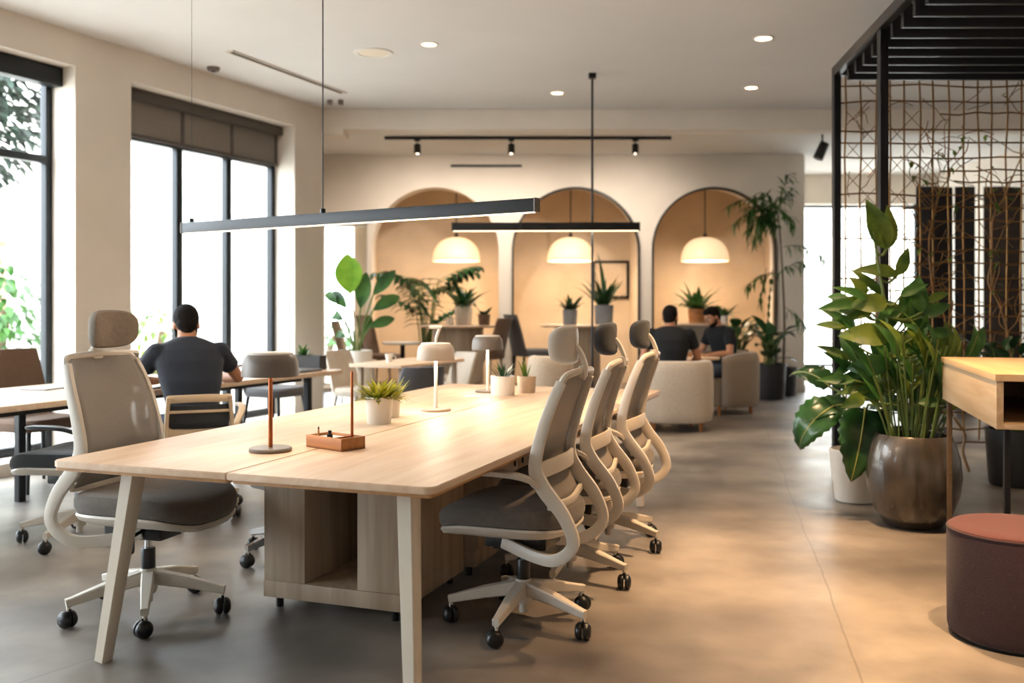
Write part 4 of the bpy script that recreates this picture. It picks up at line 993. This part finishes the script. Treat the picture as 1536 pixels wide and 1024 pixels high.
def palm(label, loc, h, n, L_, W_, seed, m, potm, pr, ph, leaflets=0, lean=(0, 0), name='potted_palm', group=None, trunks=3, spread=.9):
    R = random.Random(seed); t = thing(name, label, 'plant', loc, 0, group)
    b = MB(); b.lathe([(0, 0), (pr * .8, 0), (pr * .84, .01), (pr, ph), (pr * .92, ph), (pr * .88, ph * .88), (0, ph * .88)], seg=30); b.build('pot', potm, t)
    b = MB(); b.lathe([(0, ph * .885), (pr * .87, ph * .882)], seg=20); b.build('soil', M['soil'], t)
    st = MB(); lf = MB()
    for k in range(n):
        a = 2 * PI * k / n + R.uniform(-.3, .3); s = R.uniform(.25, 1) * spread; o = Vector((R.uniform(-.3, .3) * pr, R.uniform(-.3, .3) * pr, ph * .88))
        H_ = h * R.uniform(.55, 1); e = Vector((math.cos(a) * s * .2 + lean[0], math.sin(a) * s * .2 + lean[1], H_)); q = smoothpath([o, (o + e) / 2 + Vector((lean[0] * -.2, 0, .05)), e], 4); st.tube(q, .009, 6)
        d = Vector((math.cos(a) * s, math.sin(a) * s, R.uniform(.3, 1)))
        if not leaflets: lf.leaf(e, d, (0, 0, 1), L_ * R.uniform(.7, 1.1), W_, R.uniform(.6, 1.3), .2, 8)
        else:
            d.normalize(); p = e.copy(); side = d.cross(Vector((0, 0, 1))).normalized(); rib = [p.copy()]
            for i in range(leaflets):
                d = (d + Vector((0, 0, -.09))).normalized(); p = p + d * L_ / leaflets; rib.append(p.copy())
                for sg in (-1, 1): lf.leaf(p, d * .7 + side * sg * .8 + Vector((0, 0, -.15)), (0, 0, 1), L_ * .5 * (1 - .5 * i / leaflets), W_, .7, .2, 4)
            st.tube(rib, .004, 5)
    st.build('stems', M['stem'], t); lf.build('foliage', m, t); return t
palm('dark palm in a low black pot in front of the first arch', (-1.22, 13.72, 0), 1.62, 17, .6, .11, 5, M['leaf_dark'], M['darkpot'], .2, .42, 6)
def table_plant(label, x, y, z, pr, ph, potm, n, L_, W_, seed, m):
    return potted('potted_plant', label, 'plant', (x, y, z), pr, ph, potm, tuft(n, L_, W_, seed, 1, pr * .6, .5, .9), m)
table_plant('green plant in a white tapered pot on the high drum table', -.64, 12.75, 1.02, .12, .24, M['ceramic'], 30, .46, .075, 41, M['leaf_dark'])
table_plant('small brown pot beside the white pot on the high drum table', -.36, 12.5, 1.02, .08, .14, M['brownfab'], 8, .2, .05, 42, M['leaf_dark'])
table_plant('spiky small plant in a grey pot on the high oval table', .76, 12.68, 1.02, .10, .20, M['greypot'], 30, .28, .05, 43, M['leaf_dark'])
potted('potted_plant', 'taller plant in a dark grey pot on the right of the high oval table', 'plant', (1.22, 12.85, 1.02), .13, .26, M['darkgrey'] if 'darkgrey' in M else M['greypot'], tuft(26, .5, .07, 44, .8, .08, .6, .6) + [((.0, 0, 1), .75, .09, .2), ((-.15, 0, 1), .7, .08, .2)], M['leaf_dark'])
table_plant('lush green plant on the beige low counter behind the lounge men', 2.55, 13.3, 1.03, .13, .2, M['darkoak'], 40, .42, .085, 45, M['leaf_mid'])
table_plant('small round leafed plant on the right end of the beige low counter', 2.9, 13.25, 1.03, .07, .1, M['ceramic'], 14, .24, .09, 46, M['leaf_mid'])
def rubber(label, x, y, h, n, seed, pr, ph, potm):
    R = random.Random(seed); L = [((R.uniform(-1, 1), R.uniform(-1, 1), R.uniform(.1, 1)), R.uniform(.24, .36), R.uniform(.13, .18), R.uniform(.3, .8), (R.uniform(-.06, .06), R.uniform(-.06, .06)), R.uniform(.1, h - ph)) for _ in range(n)]
    potted('potted_plant', label, 'plant', (x, y, 0), pr, ph, potm, L, M['leaf_dark'])
rubber('dark broad leafed plant in a black pot beside the taupe tub chair', 3.22, 13.8, 1.1, 34, 51, .25, .50, M['darkpot'])
rubber('dark broad leafed plant in a black pot next to the pillar', 3.50, 13.2, 1.05, 30, 52, .24, .48, M['darkpot'])
# slender tree by the pillar
t = thing('indoor_tree', 'slender feathery tree with drooping sprays in front of the right pillar', 'tree', (3.84, 13.7, 0))
b = MB(); b.lathe([(0, 0), (.17, 0), (.2, .4), (.18, .4), (.17, .35), (0, .35)], seg=26); b.build('pot', M['darkpot'], t)
R = random.Random(61); tr = MB(); lf = MB()
tk = smoothpath([(0, 0, .3), (.02, 0, 1.0), (-.01, 0, 1.8), (-.06, 0, 2.45), (-.12, 0, 2.7)], 6); tr.tube(tk, [.02 * (1 - .6 * i / len(tk)) for i in range(len(tk))], 7)
def spray(o, d, l, n=9, hang=.12, ll=.2):
    p = Vector(o); d = Vector(d).normalized(); w = [p.copy()]
    for i in range(n):
        d = (d + Vector((0, 0, -hang))).normalized(); p = p + d * l / n; w.append(p.copy())
        for s in range(4): lf.leaf(p, d * .8 + Vector((R.uniform(-.8, .8), R.uniform(-.8, .8), R.uniform(-.9, .4))), (0, 0, 1), ll * R.uniform(.7, 1.2), .03, .6, .2, 4)
    tr.tube(w, .005, 5)
for k in range(15): spray(tk[-1 - R.randrange(8)], (R.uniform(-1, .75), R.uniform(-.7, .15), R.uniform(.0, .9)), R.uniform(.35, .72))
spray((.0, 0, 1.72), (-.9, -.2, .25), .6); spray((-.25, -.05, 1.8), (-.2, 0, -1), .5, 6, .02, .14); spray((0, 0, 1.75), (.3, -.3, .5), .35); spray((.02, -.02, 1.25), (.3, -.3, -.2), .35, 5); spray((0, 0, 2.1), (.9, -.1, .3), .6); spray((-.15, 0, 1.78), (-.1, 0, -1), .7, 6, .02, .12)
tr.build('trunk', M['trunk'], t); lf.build('foliage', M['leaf_mid'], t)
# ================================================================== PEOPLE
def capsule(b, p, q, r0, r1, n=10):
    p, q = Vector(p), Vector(q); d = (q - p); l = d.length; d = d / l if l > 1e-6 else Vector((0, 0, 1))
    pts, rs = [], []
    for k in range(4): a = PI / 2 * (1 - k / 4); pts.append(p - d * r0 * math.sin(a)); rs.append(max(.0008, r0 * math.cos(a)))
    pts.append(p); rs.append(r0); pts.append(q); rs.append(r1)
    for k in range(1, 5): a = PI / 2 * k / 4; pts.append(q + d * r1 * math.sin(a)); rs.append(max(.0008, r1 * math.cos(a)))
    b.tube(pts, rs, n)
def limb(b, pts, rs):
    for i in range(len(pts) - 1): capsule(b, pts[i], pts[i + 1], rs[i], rs[i + 1])
def loft(b, rings, n=28):
    """rings = (x, z, half depth, half width, tilt)"""
    rows = []
    for x, z, rx, ry, ti in rings:
        rows.append([Vector((x + rx * math.copysign(abs(math.cos(a)) ** .85, math.cos(a)) * math.cos(ti), ry * math.copysign(abs(math.sin(a)) ** .85, math.sin(a)), z - rx * math.cos(a) * math.sin(ti))) for a in [2 * PI * k / n for k in range(n)]])
    b.grid(rows, True, True)
def fuse(b, name, m, parent, voxel, smooth=3):
    """one continuous skin over everything in b"""
    bmesh.ops.recalc_face_normals(b.bm, faces=b.bm.faces)
    me = bpy.data.meshes.new('draft'); b.bm.to_mesh(me); b.bm.free()
    o = bpy.data.objects.new('draft', me); COL.objects.link(o)
    r = o.modifiers.new('r', 'REMESH'); r.mode = 'VOXEL'; r.voxel_size = voxel; r.adaptivity = 0
    s = o.modifiers.new('s', 'SMOOTH'); s.factor = .5; s.iterations = smooth
    dg = bpy.context.evaluated_depsgraph_get(); dg.update()
    out = bpy.data.meshes.new_from_object(o.evaluated_get(dg)); out.name = name
    bpy.data.objects.remove(o); bpy.data.meshes.remove(me)
    for p in out.polygons: p.use_smooth = True
    out.materials.clear(); out.materials.append(m)
    ob = bpy.data.objects.new(name, out); COL.objects.link(ob)
    if parent: ob.parent = parent
    return ob
def hand(b, w, d, nrm, side, curl=.5):
    w, d, nrm = Vector(w), Vector(d).normalized(), Vector(nrm); nrm = (nrm - d * nrm.dot(d)).normalized(); lat = d.cross(nrm) * side
    R3 = Matrix((d, lat, nrm)).transposed()
    b.ell(w + d * .048, (.05, .041, .015), R3, 14, 8)
    for k, L_ in enumerate((.070, .080, .075, .058)):
        o = w + d * .085 + lat * (.030 - .020 * k); f = d.copy(); p = o
        for j, s in enumerate((.45, .32, .26)):
            f = (f + nrm * curl * (.35 + .3 * j) + lat * (.06 - .04 * k) * (j == 0)).normalized(); q = p + f * L_ * s; capsule(b, p, q, .0092 - .0008 * j, .0086 - .0008 * j, 8); p = q
    o = w + d * .025 + lat * .034; f = (d * .7 + lat * .75 + nrm * .25).normalized(); p = o
    for j, s in enumerate((.036, .03, .024)):
        q = p + f * s; capsule(b, p, q, .0115 - .001 * j, .0105 - .001 * j, 8); f = (f + d * .35 - lat * .12).normalized(); p = q
def person(label, loc, rz, J, shirt, pants, beard=True, shoe=True):
    t = None
    hc = Vector(J['head']); nb = Vector(J['neck']); ht = Matrix.Rotation(J.get('turn', 0), 3, 'Z') @ Matrix.Rotation(J.get('nod', 0), 3, 'Y')
    def hp(v): return hc + ht @ Vector(v)
    b = MB()
    # head: skull, jaw, nose, ears, lips; then neck, torso, arms, hands, legs, all fused into one skin
    b.ell(hp((-.008, 0, .022)), (.096, .076, .096), ht); b.ell(hp((.022, 0, -.045)), (.066, .058, .072), ht); b.ell(hp((.062, 0, -.088)), (.026, .032, .022), ht)
    capsule(b, hp((.084, 0, .018)), hp((.108, 0, -.018)), .010, .015); b.ell(hp((.082, 0, .03)), (.014, .05, .012), ht); b.ell(hp((.084, 0, -.055)), (.012, .024, .006), ht); b.ell(hp((.082, 0, -.066)), (.012, .02, .006), ht)
    for s in (-1, 1): b.ell(hp((-.01, s * .077, -.012)), (.018, .008, .031), ht @ Matrix.Rotation(s * .3, 3, 'Z')); b.ell(hp((.05, s * .042, -.022)), (.03, .024, .02), ht)
    capsule(b, hp((-.025, 0, -.05)), nb + Vector((0, 0, -.02)), .056, .062, 14)
    T = J['torso']; loft(b, [(x, z, rx - .012, ry - .012, ti) for x, z, rx, ry, ti in T])
    for s, k in ((1, 'L'), (-1, 'R')):
        sh, el, wr, hd, hn = [Vector(v) for v in J['arm' + k]]
        limb(b, [sh, (sh + el) / 2, el], [.052, .046, .038]); limb(b, [el, el * .62 + wr * .38, wr], [.039, .037, .025])
        hand(b, wr, hd, hn, -s, J.get('curl' + k, .5))
        hip, kn, an = [Vector(v) for v in J['leg' + k]]
        limb(b, [hip, kn, kn * .65 + an * .35, an], [.085, .056, .055, .036])
        capsule(b, an + Vector((-.02, 0, -.03)), an + Vector((.14, s * .02, -.055)), .036, .03)
    body = fuse(b, 'person', M['skin'], None, .0058, 4); t = body; t.location = loc; t.rotation_euler = (0, 0, rz); tag(t, label, 'person')
    b = MB()
    loft(b, T)
    for k in ('L', 'R'):
        sh, el = Vector(J['arm' + k][0]), Vector(J['arm' + k][1])
        limb(b, [sh, sh * .55 + el * .45], [.068, .062]); b.tube([sh * .7 + el * .3, sh * .44 + el * .56], [.061, .064], 14)
    fuse(b, 'shirt', shirt, t, .009, 5)
    b = MB(); 
    p0 = T[0]; loft(b, [(p0[0], p0[1] - .07, .12, .165, 0), (p0[0], p0[1] + .0, .13, .172, 0), (T[1][0], T[1][1] - .02, T[1][2] + .004, T[1][3] + .004, 0)])
    for k in ('L', 'R'):
        hip, kn, an = [Vector(v) for v in J['leg' + k]]
        limb(b, [hip, kn, kn * .6 + an * .4, an * .93 + kn * .07], [.102, .070, .066, .056])
    fuse(b, 'trousers', pants, t, .010, 4)
    b = MB(); b.ell(hp((-.020, 0, .036)), (.094, .083, .094), ht); b.ell(hp((-.046, 0, -.012)), (.058, .068, .066), ht); b.ell(hp((-.05, 0, -.05)), (.036, .046, .045), ht); b.ell(hp((.02, 0, .085)), (.07, .068, .044), ht); fuse(b, 'hair', M['hair'], t, .0065, 2)
    if beard:
        b = MB(); b.ell(hp((.03, 0, -.07)), (.062, .062, .044), ht); b.ell(hp((.066, 0, -.092)), (.028, .036, .024), ht)
        for s in (-1, 1): capsule(b, hp((.0, s * .064, -.02)), hp((.03, s * .056, -.07)), .012, .014)
        fuse(b, 'beard', M['hair'], t, .0065, 2)
    for s in (-1, 1):
        b = MB(); b.ell(hp((.078, s * .032, .008)), (.0095, .011, .0075), ht); e = b.build('eye', M['ceramic'], t); b = MB(); b.ell(hp((.0865, s * .032, .008)), (.003, .0055, .0055), ht, 10, 6); b.build('iris', M['hair'], e)
        b = MB(); b.bar([hp((.086, s * .014, .032)), hp((.084, s * .036, .037)), hp((.074, s * .056, .030))], .008, .007); b.build('eyebrow', M['hair'], t)
    if shoe:
        for s, k in ((1, 'L'), (-1, 'R')):
            an = Vector(J['leg' + k][2]); b = MB(); capsule(b, (an.x - .03, an.y, .045), (an.x + .15, an.y + s * .02, .04), .043, .038); b.box((an.x + .055, an.y + s * .008, .014), (.25, .08, .028), None, .01); fuse(b, 'shoe', M['darkfab'], t, .009, 2)
    return t
def torso(lean, z0=.50, top=1.06, w=1.0, curve=.05):
    """rings from the hips to the base of the neck, leaning forward by lean metres"""
    S = [(0, .13, .168), (.16, .128, .160), (.34, .118, .152), (.55, .128, .178), (.74, .128, .198), (.86, .112, .202), (.93, .092, .172), (.975, .078, .115), (1.0, .068, .078)]
    out = []
    for f, rx, ry in S: out.append((lean * f ** 1.25 - curve * math.sin(PI * f), z0 + (top - z0) * f, rx, ry * w, math.atan2(lean, top - z0) * .8 * f))
    return out
T1 = torso(.20, .47, 1.075, 1.06, .05)
person('man in a dark navy t-shirt and jeans seen from behind at the window counter', (-2.01, 6.08, 0), PF,
       dict(head=(.235, 0, 1.165), neck=(.195, 0, 1.06), nod=.35, turn=-.05, torso=T1,
            armL=((.135, .195, .985), (.24, .315, .81), (.42, .15, .79), (.9, -.45, 0), (0, 0, -1)), armR=((.135, -.195, .985), (.25, -.335, .81), (.50, -.20, .79), (.9, .35, 0), (0, 0, -1)),
            curlL=.12, curlR=.14, legL=((.02, .10, .52), (.42, .17, .50), (.40, .16, .09)), legR=((.02, -.10, .52), (.42, -.17, .50), (.40, -.16, .09))), M['navy'], M['denim'])
T2 = torso(.06, .50, 1.06, 1.04, .03)
person('man in a black t-shirt seen from behind in the pale boucle tub chair', (1.66, 10.12, 0), math.radians(82),
       dict(head=(.10, 0, 1.155), neck=(.06, 0, 1.05), nod=.15, turn=-.25, torso=T2,
            armL=((.03, .195, .975), (.06, .285, .735), (.28, .2, .66), (1, -.4, 0), (0, 0, -1)), armR=((.03, -.195, .975), (.08, -.285, .735), (.30, -.24, .68), (1, .2, 0), (0, 0, -1)),
            legL=((.03, .10, .50), (.46, .13, .50), (.46, .13, .09)), legR=((.03, -.10, .50), (.46, -.12, .50), (.46, -.12, .09))), M['tshirtdark'], M['greydenim'])
T3 = torso(.10, .50, 1.04, 1.02, .04)
person('bearded man in a dark t-shirt and jeans looking down in the taupe tub chair', (2.53, 11.53, 0), math.radians(205),
       dict(head=(.17, 0, 1.14), neck=(.10, 0, 1.03), nod=.5, turn=-.1, torso=T3,
            armL=((.07, .19, .955), (.12, .27, .72), (.34, .14, .70), (1, -.35, .1), (0, -.3, -1)), armR=((.07, -.19, .955), (.13, -.27, .72), (.36, -.06, .70), (1, .35, .1), (0, .3, -1)),
            curlL=.7, curlR=.7, legL=((.03, .10, .50), (.44, .16, .52), (.50, .15, .09)), legR=((.03, -.10, .50), (.44, -.13, .52), (.50, -.13, .09))), M['tshirtdark'], M['denim'])
# ================================================================== LAMPS OF THE ROOM
def ceiling_lamp(name, label, px, py, r, on, cat='ceiling light', energy=0, spot=1.9, group=None, pos=None, col=WARM):
    p = fl(px, py, H) if pos is None else Vector((pos[0], pos[1], H)); p.z = H
    t = thing(name, label, cat, p, 0, group)
    b = MB(); b.lathe([(r * .78, -.003), (r * .8, -.008), (r, -.008), (r * 1.02, 0), (r * .78, 0)], seg=36); b.build('trim_ring', M['white'], t)
    b = MB(); b.lathe([(0, -.004), (r * .78, -.004), (r * .78, -.0005), (0, -.0005)], seg=30); b.build('diffuser', M['glow'] if on else M['opaloff'], t)
    if energy: light('downlight_beam', 'SPOT', (0, 0, -.02), energy, col, t, .06, (0, 0, 0), spot, .8)
    return t
g = 'recessed downlights in the ceiling'
DE = 80
ceiling_lamp('ceiling_speaker', 'round white ceiling speaker left of the near hanging wire', 560, 79, .17, False, 'speaker')
ceiling_lamp('downlight', 'lit recessed ceiling light right of the round ceiling speaker', 644, 66, .075, True, energy=DE, group=g)
ceiling_lamp('downlight', 'lit recessed ceiling light nearest on the right of the ceiling', 1145, 57, .085, True, energy=DE, group=g)
ceiling_lamp('downlight', 'small recessed ceiling light near the beam in the middle of the ceiling', 836, 139, .075, True, energy=DE, group=g)
ceiling_lamp('downlight', 'small recessed ceiling light near the beam on the right of the ceiling', 1127, 131, .075, True, energy=DE, group=g)
for x, y, e in ((-.9, 4.6, 45), (-.7, 2.2, 30), (1.5, 6.3, 130), (3.6, 5.2, 110), (3.4, 9.0, 110)):
    ceiling_lamp('downlight', 'lit recessed ceiling light above the near part of the room, out of the frame', 0, 0, .08, True, energy=e, group=g, pos=(x, y))
for x, y in ((1.55, 4.6), (1.75, 2.7)):
    ceiling_lamp('downlight', 'lit recessed ceiling light above the aisle, out of the frame', 0, 0, .08, True, energy=950, spot=1.25, col=(1, .62, .33), group=g, pos=(x, y))
t = thing('smoke_detector', 'small dark ceiling sensor above the window wall', 'sensor', fl(320, 101, H)); t.location.z = H
b = MB(); b.lathe([(0, -.035), (.05, -.035), (.06, -.01), (.06, 0), (0, 0)], seg=22); b.build('body', M['lampgrey'], t); b = MB(); b.lathe([(0, -.045), (.02, -.044), (.025, -.035), (0, -.035)], seg=14); b.build('lens', M['black'], t)
p = fl(503, 150, H)
t = thing('ceiling_box', 'small black box pair fixed to the ceiling near the beam corner', 'ceiling box', p); t.location.z = H
for s in (-1, 1): b = MB(); b.box((s * .06, 0, -.025), (.05, .06, .05), None, .004); b.build('box', M['lampgrey'], t)
a, c = fl(345, 76, H), fl(515, 139, H)
t = thing('linear_vent', 'long narrow slot vent in the ceiling along the window wall', 'vent', (a + c) / 2, math.atan2((c - a).y, (c - a).x)); L_ = (c - a).length
b = MB(); b.box((0, .035, -.006), (L_, .012, .012)); b.box((0, -.035, -.006), (L_, .012, .012)); b.box((-L_ / 2, 0, -.006), (.012, .082, .012)); b.box((L_ / 2, 0, -.006), (.012, .082, .012)); b.build('frame', M['plaster'], t)
b = MB(); b.box((0, 0, -.002), (L_ - .01, .06, .004)); b.build('slot', M['brownpanel'], t)

def linear(label, p, q, h, w, wires, energy, name='linear_pendant'):
    p, q = Vector(p), Vector(q); m = (p + q) / 2; L_ = (q - p).length
    t = thing(name, label, 'pendant light', m, math.atan2((q - p).y, (q - p).x))
    b = MB(); b.box((0, 0, 0), (L_, w, h), None, .003); b.build('housing', M['black'], t)
    for s in (-1, 1): b = MB(); b.box((s * (L_ / 2 + .004), 0, 0), (.008, w + .004, h + .004), None, .002); b.build('end_cap', M['lampgrey'], t)
    b = MB(); b.box((0, 0, -h / 2 - .001), (L_ - .02, w * .42, .006)); b.build('diffuser', M['glowsoft'], t)
    for x, top, r in wires:
        b = MB(); b.tube([(x, 0, h / 2), (x, 0, top - m.z)], r, 6); wi = b.build('suspension_wire', M['black'], t)
        b = MB(); b.cyl((x, 0, h / 2 + .012), .014, .024, 10); b.build('wire_grip', M['black'], wi)
        b = MB(); b.lathe([(0, 0), (.035, 0), (.035, -.02), (0, -.02)], (x, 0, top - m.z), seg=16); b.build('ceiling_rose', M['black'], wi)
    l = light('linear_glow', 'AREA', (0, 0, -h / 2 - .012), energy, WARM2, t, (L_ - .04, w), (0, 0, 0)); return t
linear('long black linear light hanging over the near end of the long table', (.11, 4.42, 1.75), (-1.96, 5.78, 1.75), .062, .042, [(.10, H, .0035), (1.17, H, .0012)], 20)
linear('black linear light hanging farther back in front of the arches', (1.21, 9.2, 2.035), (-.57, 9.25, 2.03), .078, .06, [], 14)
t = thing('light_pole', 'thin black pole from ceiling to floor through the farther linear light', 'pole', (.768, 9.2 + .05, 0))
b = MB(); b.tube([(0, 0, 0), (0, 0, H)], .011, 10); b.build('pole', M['black'], t)
b = MB(); b.box((0, 0, H - .025), (.07, .07, .05), None, .004); b.build('ceiling_mount', M['black'], t); b = MB(); b.lathe([(0, 0), (.09, 0), (.09, .01), (0, .012)], seg=20); b.build('foot', M['black'], t)
b = MB(); b.box((0, -.011, 2.035), (.04, .018, .06)); b.build('clamp', M['black'], t)

# ceiling tracks in front of the arcade
YT = 12.75
t = thing('light_track', 'long black ceiling light track above the three arches', 'light track', (.21, YT, H))
b = MB(); b.box((0, 0, -.02), (3.76, .04, .04), None, .003); b.build('rail', M['black'], t)
for s in (-1, 1): b = MB(); b.box((s * 1.885, 0, -.02), (.01, .044, .044)); b.build('end_cap', M['blackplastic'], t)
for px, lab in ((626, 'left spotlight on the long ceiling track'), (767, 'middle spotlight on the long ceiling track'), (953, 'right spotlight on the long ceiling track')):
    x = (px - 768) / F * YT
    q = thing('track_spotlight', lab, 'spotlight', (x, YT, H - .04), 0, 'spotlights on the ceiling track')
    b = MB(); b.box((0, 0, -.012), (.08, .03, .024), None, .003); b.tube([(0, 0, -.02), (0, 0, -.06)], .008, 8); b.build('adapter', M['black'], q)
    b = MB(); b.lathe([(0, -.05), (.035, -.055), (.045, -.07), (.045, -.185), (.038, -.185), (.038, -.17), (0, -.17)], seg=24); b.build('body', M['black'], q)
    b = MB(); b.lathe([(0, -.176), (.037, -.176)], seg=20); b.build('lens', M['glow'], q)
    light('spot_beam', 'SPOT', (0, .02, -.2), 150, (1, .88, .75), q, .03, (math.radians(34), 0, 0), 2.6, .9)
t = thing('wall_rail', 'short black rail on the wall over the middle arch', 'rail', (-.38, YA, at(0, 249, YA).z))
b = MB(); b.box((0, -.025, 0), (1.05, .03, .035), None, .003); b.build('rail', M['black'], t)
for x in (-.4, .4): b = MB(); b.box((x, -.005, 0), (.04, .012, .03)); b.build('bracket', M['black'], t)
t = thing('ceiling_spotlight', 'black spotlight hanging near the bright far door', 'spotlight', (3.95, 12.3, H))
b = MB(); b.tube([(0, 0, 0), (0, 0, -.2)], .012, 8); b.lathe([(0, 0), (.05, 0), (.05, -.02), (0, -.02)], seg=16); b.build('stem', M['black'], t)
b = MB(); b.tube([(.03, 0, -.16), (-.06, 0, -.36)], [.06, .065], 18); b.build('body', M['black'], t)

# dome pendants in the arches
for px, Yp, lab in ((684.5, 14.95, 'glowing white dome pendant in the first arch'), (856, 14.95, 'glowing white dome pendant in the middle arch'), (1057.5, 14.95, 'glowing white dome pendant in the third arch')):
    x = (px - 768) / F * Yp; z = at(0, 392, Yp).z
    t = thing('dome_pendant', lab, 'pendant light', (x, Yp, z), 0, 'dome pendants in the arches')
    pr = [(.36, 0), (.362, .02)] + [(.362 * math.cos(k / 12 * PI / 2) ** .8, .02 + .35 * math.sin(k / 12 * PI / 2)) for k in range(1, 12)] + [(.03, .372), (0, .374)]
    b = MB(); b.lathe(pr, seg=44); b.build('shade', M['opal'], t, solid=.006)
    b = MB(); b.tube([(0, 0, .37), (0, 0, 3.2 - z)], .01, 8); b.build('cord', M['black'], t)
    b = MB(); b.cyl((0, 0, .395), .03, .06, 14); b.build('cap', M['black'], t); b = MB(); b.lathe([(0, 3.2 - z), (.11, 3.2 - z), (.11, 3.17 - z), (0, 3.16 - z)], seg=22); b.build('ceiling_rose', M['black'], t)
    b = MB(); b.lathe([(0, .012), (.34, .012), (.34, .018), (0, .018)], seg=36); b.build('diffuser', M['glow'], t)
    light('pendant_glow', 'POINT', (0, 0, -.1), 30, (1, .76, .54), t, .15)
